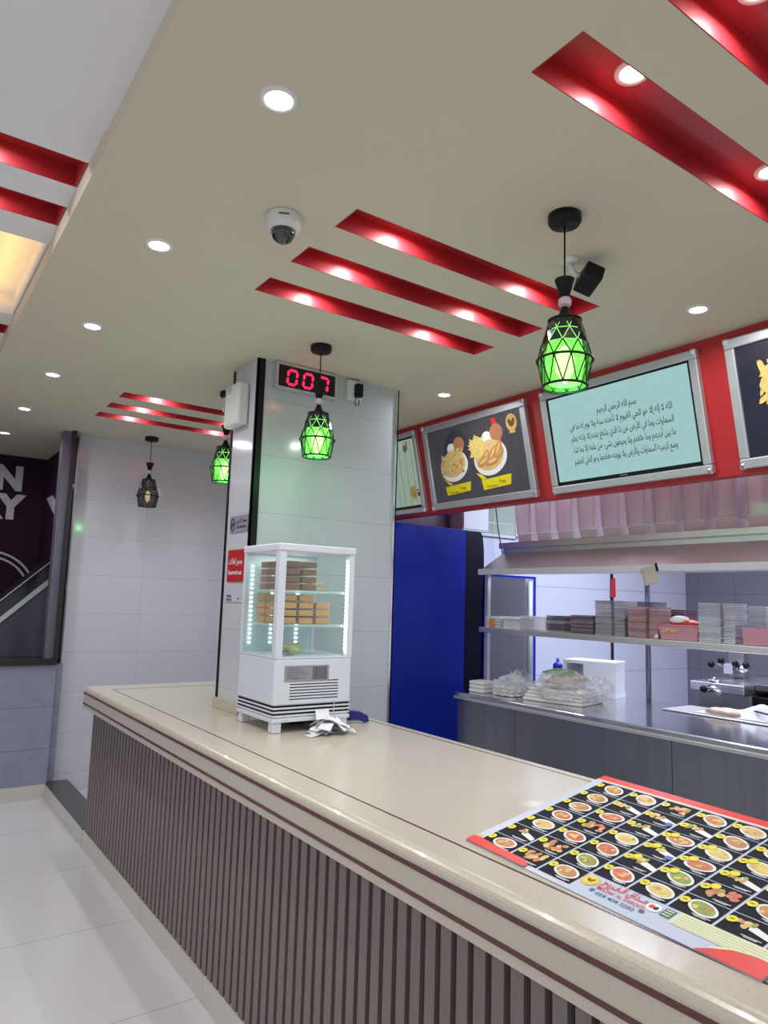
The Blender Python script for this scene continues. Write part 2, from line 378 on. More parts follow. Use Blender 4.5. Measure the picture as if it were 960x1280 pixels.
# ================================================================== DOWNLIGHTS
lamp_no = [0]
def downlight(x, y, z, r, power, label, group=None, col=(.97, .98, 1)):
    t = thing('recessed_downlight', (x, y, z), label, 'ceiling light', group)
    MB().lathe([(r*.70, -.001), (r*.74, -.006), (r, -.006), (r*1.03, 0)], (x, y, z), 28, caps=False).build('trim_ring', 'trim', t)
    MB().lathe([(.001, -.0015), (r*.71, -.0015)], (x, y, z), 24, caps=False).build('lens', 'lens', t)
    area('lamp', (0, 0, -.012), r*1.2, power, col, parent=t, spread=170)
    return t
NTH = ['first', 'second', 'third', 'fourth', 'fifth', 'sixth']
for i, y in enumerate((1.50, 2.43, 3.40, 4.336, 5.31, 6.26)):
    downlight(.692, y, ZC, .048, 4.4, 'white recessed downlight, %s from the camera in the row along the ceiling edge' % NTH[i], 'downlights along the ceiling edge')
downlight(2.63, 3.18, ZC, .046, 4.4, 'white recessed downlight in front of the fried food menu board', 'downlights by the menu boards')
downlight(2.63, 1.566, ZC, .046, 4.4, 'white recessed downlight above the right end of the lit text screen', 'downlights by the menu boards')
downlight(2.63, -.05, ZC, .046, 4.4, 'white recessed downlight by the boards, out past the right edge', 'downlights by the menu boards')
sets = ['nearest']*3+['central']*3+['far wall']*3
pos = ['nearest', 'middle', 'farthest']
for i, (y0, y1) in enumerate(STR):
    if i == 0: continue
    for k, x in enumerate((1.375, 2.03)):
        downlight(x, y0+(y1-y0)*.40, ZR-.001, .043, 1.9, '%s spot lamp of the %s red ceiling slot in the %s trio' % (('left', 'right')[k], pos[i % 3], sets[i]), 'spot lamps in the red ceiling slots')
for i, (y0, y1) in enumerate(LS[:2]):
    downlight(.15, y0+.055, ZL+.069, .043, .9, 'white spot lamp in the %s red slot of the white hall ceiling' % ('nearer', 'farther')[i], 'spot lamps in the hall slots')
# ================================================================== PENDANTS
RNG = [(.050, .210), (.062, .170), (.073, .128), (.082, .082), (.067, .0)]   # radius, height above shade bottom
def pendant(x, y, zb, label, lit):
    t = thing('pendant_lamp', (x, y, ZC), label, 'pendant lamp', 'black lattice pendant lamps')
    n = 10; K = len(RNG)
    MB().lathe([(.052, 0), (.052, -.022), (.046, -.032), (.012, -.036)], (x, y, ZC), 28).build('canopy', 'blackmetal', t)
    zt = zb+.21
    MB().tube([(x, y, ZC-.034), (x, y, zt+.13)], .0028, 8).build('rod', 'blackmetal', t)
    MB().lathe([(.004, .136), (.031, .134), (.030, .128), (.013, .076)], (x, y, zt), 20).build('upper_cone', 'black', t)
    MB().lathe([(.012, .077), (.020, .070), (.020, .050), (.012, .044)], (x, y, zt), 8).build('crystal_collar', 'crystal', t, smooth=False)
    MB().lathe([(.009, .045), (.027, .002), (.049, -.001)], (x, y, zt), 24).build('lower_cone', 'black', t)
    pts = []
    for k, (r, h) in enumerate(RNG):
        pts.append([Vector((x+r*math.cos(2*PI*(j+(k % 2)*.5)/n), y+r*math.sin(2*PI*(j+(k % 2)*.5)/n), zb+h)) for j in range(n)])
    b = MB()
    MB().tube([(x+.05*math.cos(2*PI*j/30), y+.05*math.sin(2*PI*j/30), zb+.21) for j in range(30)], .003, 6, closed=True).build('top_ring', 'blackmetal', t)
    for k, rad in ((3, .0042), (4, .0045)):
        R = RNG[k][0]*(1.03 if k == 3 else 1); b.tube([(x+R*math.cos(2*PI*j/30), y+R*math.sin(2*PI*j/30), zb+RNG[k][1]) for j in range(30)], rad, 6, closed=True)
    for k in range(2, K-1):
        for j in range(n):
            for q in ((j, j+1) if k % 2 else (j, j-1)): b.tube([pts[k][j], pts[k+1][q % n]], .0022, 5)
    b.build('lattice', 'blackmetal', t)
    b = MB(); b2 = MB()
    for k in range(K-1):
        for j in range(n):
            q = (j+1) % n
            tri = [(pts[k][j], pts[k][q], pts[k+1][j if k % 2 == 0 else q]), (pts[k+1][j], pts[k+1][q], pts[k][q if k % 2 == 0 else j])]
            for a in tri:
                g = sum(a, Vector())/3; f = .90 if k < 2 else .97
                a = [g+(p-g)*f for p in a]
                (b if k < 2 else b2).poly(a)
    b.build('upper_glass', 'smoke', t); b2.build('lower_glass', 'greenglass' if lit else 'smokeclear', t)
    if lit:
        MB().lathe([(.006, .202), (.036, .196), (.046, .165), (.054, .125), (.060, .08), (.048, .010)], (x, y, zb), 20, caps=False).build('diffuser', 'greenglow', t)
        MB().lathe([(.004, .012), (.010, .018), (.028, .05), (.030, .09), (.012, .125), (.004, .13)], (x, y, zb), 16).build('bulb', 'bulb', t)
        l = bpy.data.lights.new('pendant_light', 'POINT'); l.energy = 1.6; l.color = (.16, 1, .22); l.shadow_soft_size = .03
        o = bpy.data.objects.new('pendant_light', l); C.objects.link(o); o.parent = t; o.location = (0, 0, zb-ZC-.02)
    else:
        MB().lathe([(.004, .03), (.020, .05), (.022, .08), (.010, .12)], (x, y, zb), 16).build('bulb', 'warmbulb', t)
    return t
M['crystal'] = mat('crystal', (.85, .72, .74), .08, trans=.5, amt=.1)
M['smoke'] = mat('smoked_mirror_glass', (.06, .075, .07), .12, .8, amt=.1)
M['smokeclear'] = clear('grey_glass', (.55, .52, .5), .7, .1, (.1, .1, .1))
M['greenglass'] = clear('green_glass', (.75, 1, .6), .85, .06, (.25, .8, .2))
M['greenglow'] = clear('lit_green_glass', (.72, 1, .55), .45, .2, (.1, .7, .1))
gp = M['greenglow'].node_tree.nodes['Principled BSDF']; gp.inputs['Emission Color'].default_value = (.38, .92, .26, 1); gp.inputs['Emission Strength'].default_value = 1.35
M['bulb'] = emis('lit_bulb', (.75, 1, .8), 5)
M['warmbulb'] = emis('dim_bulb', (1, .8, .5), 1.2)
pendant(1.656, 1.426, 2.165, 'lit green lattice pendant lamp nearest the camera, before the text screen', True)
pendant(1.652, 2.944, 2.172, 'lit green lattice pendant lamp in front of the red number display', True)
pendant(1.622, 4.01, 2.172, 'lit green lattice pendant lamp half hidden behind the white pillar', True)
pendant(1.650, 5.603, 2.172, 'unlit dark lattice pendant lamp in front of the far white wall', False)
# ================================================================== CEILING CAMERAS
t = thing('dome_camera', (.955, 1.985, ZC), 'white dome security camera on the cream ceiling beside the red slots', 'security camera')
MB().lathe([(.056, 0), (.058, -.006), (.056, -.034), (.052, -.045), (.040, -.052)], (.955, 1.985, ZC), 32).build('housing', 'whitep', t)
MB().lathe([(.041, -.050), (.038, -.066), (.030, -.080), (.016, -.090), (.002, -.093)], (.955, 1.985, ZC), 28).build('dome', mat('dark_dome', (.02, .02, .025), .06, coat=1), t)
MB().box((-.016, -.0005, -.003), (.016, .0005, .003), frame((.93, 1.934, ZC-.02), (.87, -.5, 0), (0, 0, 1)) @ Matrix.Rotation(PI/2, 4, 'X')).build('maker_mark', 'greyink', t)
t = thing('bullet_camera', (1.895, 1.61, ZC), 'small black camera on a white ceiling bracket behind the nearest pendant', 'security camera')
MB().lathe([(.034, 0), (.034, -.008), (.024, -.014), (.012, -.016)], (1.895, 1.61, ZC), 24).tube([(1.895, 1.61, ZC-.012), (1.90, 1.60, ZC-.05), (1.93, 1.585, ZC-.062)], .010, 10).build('bracket', 'whitep', t)
MB().box((-.034, -.05, -.03), (.034, .05, .03), frame((1.945, 1.565, ZC-.075), (.8, -.45, -.35), (.3, .6, -.2)), bev=.006).build('body', 'black', t)
# ================================================================== PILLAR FITTINGS
t = thing('number_display', (1.757, 3.28, 2.645), 'red LED queue number display reading 007 at the top of the pillar', 'display')
def on_front(y): return frame((0, y, 0), (1, 0, 0), (0, 0, 1))
b = MB(); b.box((1.572, 3.262, 2.574), (1.942, 3.299, 2.588)).box((1.572, 3.262, 2.704), (1.942, 3.299, 2.718)).box((1.572, 3.262, 2.588), (1.586, 3.299, 2.704)).box((1.928, 3.262, 2.588), (1.942, 3.299, 2.704))
b.build('bezel', 'alu', t)
MB().box((1.586, 3.27, 2.588), (1.928, 3.298, 2.704)).build('face', mat('display_face', (.004, .006, .006), .25, amt=0), t)
M['led'] = emis('red_led', (1, .02, .10), 1.6)
SEG = {'0': 'abcdef', '7': 'abc'}
def digit(b, ch, x, z, w, h, y, s=.009, sl=.10):
    P = lambda u, v: (x+u*w+v*h*sl, y, z+v*h)
    for seg in SEG[ch]:
        a, c = {'a': ((0, 1), (1, 1)), 'b': ((1, 1), (1, .5)), 'c': ((1, .5), (1, 0)), 'd': ((0, 0), (1, 0)), 'e': ((0, .5), (0, 0)), 'f': ((0, 1), (0, .5))}[seg]
        A, B = Vector(P(*a)), Vector(P(*c)); d = (B-A).normalized(); nrm = Vector((-d.z, 0, d.x)); A = A+d*.002; B = B-d*.002
        e = s*.5
        b.poly([A, A+d*e+nrm*e, B-d*e+nrm*e, B, B-d*e-nrm*e, A+d*e-nrm*e])
for k, ch in enumerate('007'):
    b = MB(); digit(b, ch, 1.640+k*.094, 2.608, .052, .076, 3.2692, .0145); b.build('digit', 'led', t)
t = thing('wall_socket', (2.062, 3.29, 2.66), 'white wall socket with a black plug-in adapter beside the number display', 'socket')
MB().box((2.018, 3.272, 2.60), (2.108, 3.299, 2.712), bev=.004).build('socket_box', 'whitep', t)
MB().box((2.056, 3.235, 2.615), (2.096, 3.273, 2.690), bev=.005).build('adapter', 'black', t)
MB().tube([(2.064, 3.252, 2.616), (2.050, 3.250, 2.585), (2.058, 3.250, 2.562), (2.076, 3.250, 2.570), (2.078, 3.252, 2.60)], .0028, 8).build('cable', 'black', t)
t = thing('emergency_light', (1.488, 3.48, 2.50), 'white box-shaped emergency light on the left side of the pillar', 'emergency light')
MB().box((1.425, 3.392, 2.385), (1.4885, 3.578, 2.612), bev=.014).build('case', 'whitep', t)
b = MB()
for k in range(3): b.box((1.422, 3.585, 2.43+k*.05), (1.45, 3.579, 2.46+k*.05))
b.box((1.423, 3.48, 2.565), (1.426, 3.56, 2.595)).build('indicator_strip', 'alu', t)
def sign(name, y0, y1, z0, z1, m, label, parts, x=1.4885):
    """board on the left face of the pillar; parts = (text, size, material, y offset, z offset, width)"""
    t = thing(name, (x, (y0+y1)/2, (z0+z1)/2), label, 'sign')
    MB().box((x-.004, y0, z0), (x, y1, z1)).build('board', m, t)
    for s, size, mm, oy, oz, wd in parts:
        text(s, size, mm, 'lettering', t, frame((x-.0048, (y0+y1)/2-oy, (z0+z1)/2+oz), (0, -1, 0), (0, 0, 1)), width=wd, bold=.0006)
    return t
M['signgrey'] = mat('grey_sign', srgb(150, 142, 158), .4, amt=.05); M['signpurple'] = mat('purple_ink', srgb(62, 40, 74), .5, amt=0)
M['signred'] = mat('red_sign', srgb(186, 40, 48), .4, amt=.06)
t = sign('no_smoking_sign', 3.325, 3.545, 1.825, 1.912, 'signgrey', 'grey no-smoking sign with a crossed-out cigarette on the pillar', [(arabic('ممنوع التدخين'), .034, 'signpurple', .035, .016, .125), ('NO SMOKING', .018, 'signpurple', .035, -.018, .115)])
b = MB(); b.tube([(1.484, 3.507+.024*math.cos(a), 1.868+.032*math.sin(a)) for a in [2*PI*k/20 for k in range(20)]], .003, 6, closed=True).tube([(1.484, 3.49, 1.891), (1.484, 3.524, 1.845)], .003, 6).box((1.4832, 3.49, 1.864), (1.4842, 3.524, 1.871))
b.build('smoking_symbol', 'signpurple', t)
sign('red_notice_sign', 3.345, 3.548, 1.57, 1.735, 'signred', 'red notice with two lines of white writing, left of the display fridge', [(arabic('محجوز للعائلات'), .042, 'bowl', 0, .022, .17), ('Reserved seat', .034, 'bowl', 0, -.035, .17)])
M['stickerblue'] = mat('blue_print', srgb(38, 52, 130), .4, amt=0); M['stickerred'] = mat('wine_print', srgb(130, 40, 48), .4, amt=0)
sign('payment_sticker', 3.345, 3.556, 1.468, 1.508, 'tileP', 'small white sticker with blue and red card marks under the red notice', [('mada', .022, 'stickerblue', -.055, .010, .06), ('VISA', .018, 'stickerblue', -.055, -.010, .08), (arabic('مدى'), .02, 'stickerred', .06, 0, .03)])
# ================================================================== DISPLAY FRIDGE
FX0, FX1, FY0, FY1 = 1.408, 1.795, 2.795, 3.165
fr = thing('display_fridge', (1.60, 2.98, ZT), 'white countertop display fridge with glass sides holding sweets', 'display fridge')
b = MB(); b.box((FX0, FY0, .968), (FX1, FY1, .985), bev=.003).box((FX0+.008, FY0+.008, .985), (FX1-.008, FY1-.008, 1.215))
b.box((FX0, FY0, 1.04), (FX1, FY1, 1.235), bev=.006)
for k in range(3): b.box((FX0+.001, FY0+.001, .992+k*.016), (FX1-.001, FY1-.001, .999+k*.016))
body = b.build('base', 'white', fr)
b = MB()
for k in range(3): b.box((FX0+.004, FY0+.004, .999+k*.016), (FX1-.004, FY1-.004, 1.006+k*.016))
b.build('louvre', 'black', fr)
b = MB()
for k in range(7): b.box((1.485, FY0-.0006, 1.062+k*.0125), (1.728, FY0+.002, 1.066+k*.0125))
b.build('vent', 'black', fr)
for x in (FX0+.006, FX1-.05):
    for y in (FY0+.006, FY1-.05): MB().box((x, y, ZT+.001), (x+.042, y+.042, .969), bev=.003).build('foot', 'white', fr)
MB().box((FX0+.15, FY0+.12, ZT+.012), (FX1-.1, FY1-.08, .969)).build('compressor_tray', 'black', fr)
lab = MB().box((1.456, FY0-.0012, 1.138), (1.678, FY0-.0002, 1.206)).build('energy_label', mat('silver_label', srgb(150, 150, 158), .4, noise=90, amt=.25), fr)
b = MB(); rr = random.Random(3); x = 1.595
while x < 1.665:
    w_ = rr.choice((.002, .003, .005)); b.box((x, FY0-.0018, 1.144), (x+w_, FY0-.0012, 1.200)); x += w_+rr.choice((.002, .003))
for k in range(6): b.box((1.468, FY0-.0018, 1.15+k*.009), (1.468+rr.uniform(.06, .11), FY0-.0012, 1.152+k*.009))
b.build('barcode', 'greyink', lab)
b = MB()
for x0, x1, y0, y1 in ((FX0, FX0+.034, FY0, FY0+.034), (FX1-.028, FX1, FY0, FY0+.028), (FX0, FX0+.02, FY1-.022, FY1), (FX1-.02, FX1, FY1-.022, FY1)): b.box((x0, y0, 1.2425), (x1, y1, 1.7025))
b.box((FX0, FY0, 1.2355), (FX1, FY1, 1.243)); b.build('glass_frame', 'white', fr)
MB().box((FX0-.004, FY0-.004, 1.702), (FX1+.004, FY1+.004, 1.735), bev=.005).build('top', 'white', fr)
MB().box((FX0+.004, FY0+.034, 1.243), (FX0+.008, FY1-.022, 1.702)).build('side_glass', 'glass', fr)
MB().box((FX0+.034, FY0+.004, 1.243), (FX1-.028, FY0+.008, 1.702)).build('front_glass', 'glass', fr)
MB().box((FX1-.008, FY0+.028, 1.243), (FX1-.004, FY1-.022, 1.702)).build('side_glass', 'glass', fr)
MB().box((FX0+.02, FY1-.016, 1.243), (FX1-.02, FY1-.008, 1.702)).build('back_panel', mat('fridge_lining', (.62, .74, .74), .3, amt=.03), fr)
M['shelfglass'] = clear('frosted_shelf', (.9, .96, .96), .5, .2, (.85, .92, .92))
for z in (1.372, 1.522):
    MB().box((FX0+.012, FY0+.03, z), (FX1-.014, FY1-.03, z+.010)).build('shelf', 'shelfglass', fr)
b = MB()
M['ledw'] = emis('white_led', (.86, .95, 1), 3)
for z in range(22):
    b.box((FX1-.036, FY0+.012, 1.27+z*.019), (FX1-.029, FY0+.018, 1.279+z*.019))
for z in range(18):
    b.box((FX0+.14, FY1-.021, 1.28+z*.021), (FX0+.152, FY1-.017, 1.288+z*.021))
    b.box((FX1-.11, FY1-.021, 1.28+z*.021), (FX1-.095, FY1-.017, 1.288+z*.021))
    b.box((FX0+.032, FY1-.026, 1.28+z*.021), (FX0+.042, FY1-.017, 1.288+z*.021))
b.build('light_strip', 'ledw', fr)
area('fridge_light', (-.0, .0, 1.700-ZT), .28, .75, (.88, .96, 1), shape='SQUARE', parent=fr)
area('fridge_light', (.165, -.165, 1.46-ZT), .40, .5, (.88, .96, 1), rot=(0, PI/2, PI*.75), shape='RECTANGLE', size_y=.02, parent=fr)
M['dates'] = mat('brown_sweets', srgb(140, 72, 40), .4, noise=70, amt=.6); M['orange'] = mat('orange_sweets', srgb(224, 156, 78), .4, noise=60, amt=.35)
M['lid'] = clear('clear_plastic', (.98, .97, .95), .88, .08, (.8, .76, .72))
def sweet_box(x, y, z, m, label, group, w=.078, d=.083, h=.033):
    t = thing('sweet_box', (x, y, z), label, 'food box', group)
    MB().box((x-w/2+.003, y-d/2+.003, z+.002), (x+w/2-.003, y+d/2-.003, z+h*.86), bev=.003).build('sweets', m, t)
    MB().box((x-w/2, y-d/2, z), (x+w/2, y+d/2, z+h*.96), bev=.003).build('clear_case', 'lid', t)
    return t
pA = None
for i in range(2):
    for j in range(3):
        for k in range(4):
            p = (1.470+i*.086+.03, FY0+.085+j*.088, 1.5325+k*.0335)
            if pA is None: pA = sweet_box(*p, 'dates', 'clear box of brown sweets in the stack on the top fridge shelf', 'brown sweets on the top fridge shelf'); p0 = Vector(p)
            else: dup(pA, Vector(p)-p0)
pB = None
for i in range(3):
    for j in range(3):
        for k in range(4 if i < 2 else 3):
            p = (1.490+i*.086, FY0+.085+j*.088, 1.3825+k*.0335)
            if pB is None: pB = sweet_box(*p, 'orange', 'clear box of orange sweets in the stacks on the middle fridge shelf', 'orange sweets on the middle fridge shelf'); p0 = Vector(p)
            else: dup(pB, Vector(p)-p0)
M['pale'] = mat('pale_sweets', srgb(206, 186, 160), .4, noise=60, amt=.3)
for k in range(2): sweet_box(1.715, FY0+.22, 1.5325+k*.022, 'pale', 'flat clear box of pale sweets alone at the right of the top fridge shelf', 'pale sweets on the top fridge shelf', .075, .08, .0215)
t = thing('salad_tub', (1.53, FY0+.10, 1.244), 'clear bag of green salad on the fridge floor behind the corner post', 'food')
M['green'] = mat('salad_green', srgb(184, 190, 116), .5, noise=50, amt=.5)
b = MB(); rr = random.Random(5)
for k in range(9): b.blob((1.53+rr.uniform(-.04, .04), FY0+.10+rr.uniform(-.03, .03), 1.265+rr.uniform(0, .016)), (.022, .022, .018), k, .2, 2)
b.build('salad', 'green', t)
MB().blob((1.53, FY0+.10, 1.276), (.072, .06, .030), 9, .08, 3).build('clear_bag', 'lid', t)
# ================================================================== RECEIPTS, STAPLER
t = thing('receipt_spike', (1.665, 2.72, ZT), 'steel spike holding a pile of crumpled white receipts by the fridge', 'receipt spike')
MB().lathe([(.032, 0), (.032, .004), (.004, .006)], (1.665, 2.72, ZT+.001), 20).tube([(1.665, 2.72, ZT+.004), (1.665, 2.72, ZT+.142)], .0016, 8).build('spike', 'chrome', t)
rr = random.Random(11)
def receipt(cx, cy, z, L, Wd, rot, curl, seed, droop=0):
    r2 = random.Random(seed); ph = [r2.uniform(0, 6) for _ in range(3)]
    def fn(u, v):
        x = (u-.5)*L; y = (v-.5)*Wd
        zz = z+curl*(.35+.5*math.sin(u*6+ph[0])+.25*math.sin(u*11+v*4+ph[1]))-droop*(abs(u-.5)*2)**2
        q = Vector((x*math.cos(rot)-y*math.sin(rot), x*math.sin(rot)+y*math.cos(rot), 0))
        return (cx+q.x, cy+q.y, max(ZT+.0015, zz))
    return fn
for k in range(14):
    MB().sheet(receipt(1.660+rr.uniform(-.022, .018), 2.72+rr.uniform(-.02, .012), ZT+.007+k*.0042, rr.uniform(.09, .17), rr.uniform(.05, .065), rr.uniform(-1.2, .8), .011, k+3, .006+.0022*k), 14, 4).build('receipt', 'paper', t, smooth=True)
MB().sheet(lambda u, v: (1.63+(v-.5)*.068+.012*u, 2.735+.045*u, ZT+.010+.088*u+.006*math.sin(u*5)), 10, 4).build('receipt', 'paper', t, smooth=True)
MB().sheet(lambda u, v: (1.52+.12*u, 2.685+(v-.5)*.055+.03*u, ZT+.002+.03*u*u), 10, 4).build('receipt', 'paper', t, smooth=True)
MB().tube([(1.72+.016*math.cos(a), 2.66+.020*math.sin(a), ZT+.012+.006*math.sin(2*a)) for a in [k*.5 for k in range(20)]], .004, 5).build('receipt', 'paper', t)
t = thing('stapler', (1.86, 2.90, ZT), 'blue stapler lying beside the receipts', 'stapler')
M['stblue'] = mat('deep_blue_plastic', srgb(32, 30, 120), .25, amt=.1)
Ts = frame((1.885, 2.90, ZT+.001), (.86, -.5, 0), (.5, .86, 0))
MB().prism([Ts @ Vector(p) for p in ((-.062, -.018, .012), (-.062, -.018, .050), (-.03, -.018, .056), (.03, -.018, .05), (.068, -.018, .032), (.074, -.018, .010), (.055, -.018, .002), (.03, -.018, .014))], (Ts.to_3x3() @ Vector((0, .034, 0)))).build('handle', 'stblue', t)
MB().box((-.066, -.014, 0), (.045, .012, .009), Ts, bev=.002).build('anvil', 'alu', t)
# ================================================================== MENU SHEET ON ITS WEDGE
t = thing('counter_menu', (1.45, 1.0, ZT), 'large printed menu sheet propped on the counter, rows of dishes in black squares', 'menu')
MO = Vector((1.238, 1.347, .929)); MU = Vector((-.0549, -.9985, 0)); MV = Vector((.97838, -.0538, .19967))
MT = frame(MO, MU, MV)
MB().m(0).box((-.02, -.012, -.0022), (.72, .495, -.0003), MT).build('sheet', mat('pale_blue_print', srgb(196, 204, 224), .3, amt=.03), t)
P0 = [MT @ Vector(p) for p in ((.02, .02, -.003), (.02, .47, -.003))]
MB().prism([(P0[0].x, P0[0].y, ZT+.001), (P0[0].x, P0[0].y, P0[0].z), (P0[1].x, P0[1].y, P0[1].z), (P0[1].x, P0[1].y, ZT+.001)], MU*.68).build('wedge_stand', 'black', t)
PM = ['redprint', mat('black_cell', (.010, .010, .016), .6, amt=.2, spec=.15), 'bowl', 'fries', 'meat', 'friesY', mat('green_food_print', srgb(142, 160, 70), .45, noise=60, amt=.4), 'yellow', 'logo', mat('cream_print', srgb(226, 228, 186), .4, amt=.03), mat('green_print', srgb(70, 110, 96), .4, amt=.1), mat('blue_wrap_print', srgb(80, 100, 190), .4, amt=.2), mat('pink_food_print', srgb(206, 110, 80), .45, noise=70, amt=.5), 'ink', 'logoD']
b = MB(); lay = [0]
def P(i, pts, z):
    b.m(i).poly([MT @ Vector((p[0], p[1], z*.0003)) for p in pts])
P(0, rect(-.02, .468, .72, .495), 1)
P(9, rect(-.02, .462, .72, .468), 1)
cols = [.004, .113, .210, .307, .398, .490, .585, .680, .72]; pitch = .0655; rr = random.Random(4)
for ci in range(8):
    x0, x1 = cols[ci]+.003, cols[ci+1]-.003
    for ri in range(7 if ci < 3 else 6):
        v1 = .458-ri*pitch; v0 = v1-pitch+.003
        if ci == 0 and ri == 6: v0 += .006
        P(1, rect(x0, v0, x1, v1), 1)
        if x1-x0 < .05: continue
        cx, cy = x0+(x1-x0)*.58, v0+(v1-v0)*.54; a, c = .034, .0215; kind = rr.random(); rot = rr.uniform(-.5, .1)
        if kind < .62:
            P(2, ell(cx, cy, a, c, 22, rot=rot), 2)
            fm = rr.choice((3, 3, 4, 4, 5, 6, 12)); P(fm, ell(cx, cy, a*.82, c*.78, 18, rot=rot), 3)
            for q in range(8):
                P(rr.choice((3, 4, 5, fm, fm)), ell(cx+rr.uniform(-.5, .5)*a, cy+rr.uniform(-.4, .4)*c, rr.uniform(.004, .010), rr.uniform(.003, .006), 8, rot=rr.uniform(0, 3)), 4+q*.1)
        elif kind < .82:
            P(2, [Vector((cx+p[0], cy+p[1], 0)) for p in ((-.01, .014), (.040, -.004), (.042, -.018), (-.004, -.006))], 2)
            for q in range(10): P(rr.choice((3, 4, 6, 5)), ell(cx-.016+rr.uniform(-.5, .5)*.036, cy+.006+rr.uniform(-.5, .5)*.018, rr.uniform(.005, .009), rr.uniform(.004, .007), 8, rot=rr.uniform(0, 3)), 3+q*.1)
            if kind > .77: P(11, rect(cx+.020, cy-.022, cx+.036, cy-.008), 5)
        else:
            for q in range(14): P(rr.choice((4, 12, 3, 6)), ell(cx+rr.uniform(-.5, .5)*.05, cy+rr.uniform(-.5, .5)*.030, rr.uniform(.006, .011), rr.uniform(.005, .008), 9, rot=rr.uniform(0, 3)), 3+q*.1)
        P(7, ell(x0+.011, v0+(v1-v0)*.62, .0105, .0105, 16), 6)
        P(13, rect(x0+.007, v0+(v1-v0)*.60, x0+.015, v0+(v1-v0)*.64), 7)
        if ci in (3, 4, 5) and ri in (2, 3, 4): P(7, ell(x0+.026, v0+(v1-v0)*.78, .0105, .0105, 16), 6)
        P(2, rect(x0+.046, v0+.0062, x1-.006, v0+.0082), 5); P(2, rect(x0+.052, v0+.0028, x1-.012, v0+.0044), 5)
P(0, [(-.02, .018), (.0, .019), (.09, .013), (.165, .012), (.185, .0), (.185, -.012), (-.02, -.012)], 8)
P(8, [(-.02, .030), (.0, .027), (.004, .018), (-.02, .018)], 8)
P(9, rect(.525, .024, .72, .066), 2)
for k in range(5): P(13, rect(.53, .058-k*.0075, .72, .0585-k*.0075), 3)
P(0, [(.60, -.012), (.62, .006), (.65, .026), (.69, .035), (.72, .036), (.72, -.012)], 4)
P(9, [(.615, .008), (.64, .026), (.67, .036), (.69, .037), (.65, .026), (.62, .006)], 5)
P(8, ell(.327, .042, .021, .019, 24), 2); P(7, ell(.327, .044, .016, .014, 20), 3)
P(14, [(.318, .046), (.323, .049), (.327, .043), (.331, .050), (.337, .049), (.333, .040), (.327, .036), (.321, .040)], 4)
P(2, ell(.479, .045, .016, .014, 24), 2); P(0, ell(.474, .046, .006, .006, 12), 3); P(13, ell(.484, .045, .005, .006, 12), 3)
P(10, rect(.498, .032, .520, .060), 2)
for k in range(3): P(9, rect(.501, .037+k*.008, .517, .040+k*.008), 3)
P(11, ell(.353, .017, .006, .006, 14), 2); P(10, ell(.470, .020, .006, .006, 14), 2)
b.build('dish_print', PM, t)
def mt(u, v): return MT @ Matrix.Translation((u, v, .0012))
text(arabic('مــذاق الـفـروج'), .030, 'redprint', 'lettering', t, mt(.407, .0535), width=.108, bold=.0003)
text('MAZAK AL FAROOJ', .0150, 'redprint', 'lettering', t, mt(.411, .0300), width=.112, bold=.0001)
text('054 404 5202', .0150, mat('teal_print', srgb(40, 92, 120), .4, amt=0), 'lettering', t, mt(.412, .0125), width=.092, bold=.0001)
# ================================================================== MENU BOARDS ON THE BULKHEAD
BD = (BB-BT).normalized(); BN = Vector((BD.z, 0, -BD.x)).normalized()
if BN.x > 0: BN = -BN
def bmat(y, s, n=.0):
    """local x = towards the camera side (-Y), y = up the slope, z = out of the face"""
    o = BT+BD*s+BN*n; return frame((o.x, y, o.z), (0, -1, 0), -BD)
BS0, BS1 = .030, .622
def board(y_left, y_right, label, name, cat, face, wf=.045, thick=.034):
    Wd = y_left-y_right; Hh = BS1-BS0-.018; T = bmat(y_left, BS1-.012, .001)
    o = T.translation
    t = thing(name, o, label, cat)
    b = MB()
    b.box((0, 0, 0), (Wd, wf, thick), T, .006).box((0, Hh-wf, 0), (Wd, Hh, thick), T, .006).box((0, wf, 0), (wf, Hh-wf, thick), T, .006).box((Wd-wf, wf, 0), (Wd, Hh-wf, thick), T, .006)
    b.build('frame', 'alu', t)
    for x, y in ((0, 0), (Wd, 0), (0, Hh), (Wd, Hh)):
        sx = 1 if x == 0 else -1; sy = 1 if y == 0 else -1
        MB().box((min(x-.003*sx, x+.026*sx), min(y-.003*sy, y+.026*sy), thick-.010), (max(x-.003*sx, x+.026*sx), max(y-.003*sy, y+.026*sy), thick+.004), T, .008).build('corner_cap', 'chrome', t)
    MB().box((wf-.004, wf-.004, .004), (Wd-wf+.004, Hh-wf+.004, .022), T).build('panel', face, t)
    return t, T @ Matrix.Translation((0, 0, .0228)), Wd, Hh, wf
class Flat:
    def __init__(s, T): s.T = T; s.b = MB()
    def __call__(s, i, pts, z): s.b.m(i).poly([s.T @ Vector((p[0], p[1], z*.0005)) for p in pts])
FM = ['bowl', 'fries', 'friesY', 'meat', 'bun', 'yellow', 'logo', 'logoD', mat('dark_plate_print', srgb(58, 56, 74), .5, amt=.2), 'redprint', mat('blue_haze_print', srgb(36, 40, 78), .5, noise=9, amt=.95)]
wood = mat('dark_wood_print', srgb(62, 57, 63), .4, noise=5, amt=.8, stretch=(.6, 14, 1.0))
bx = wood.node_tree.nodes['Principled BSDF']; bx.inputs['Emission Strength'].default_value = .10; bx.inputs['Emission Color'].default_value = (.2, .2, .26, 1)
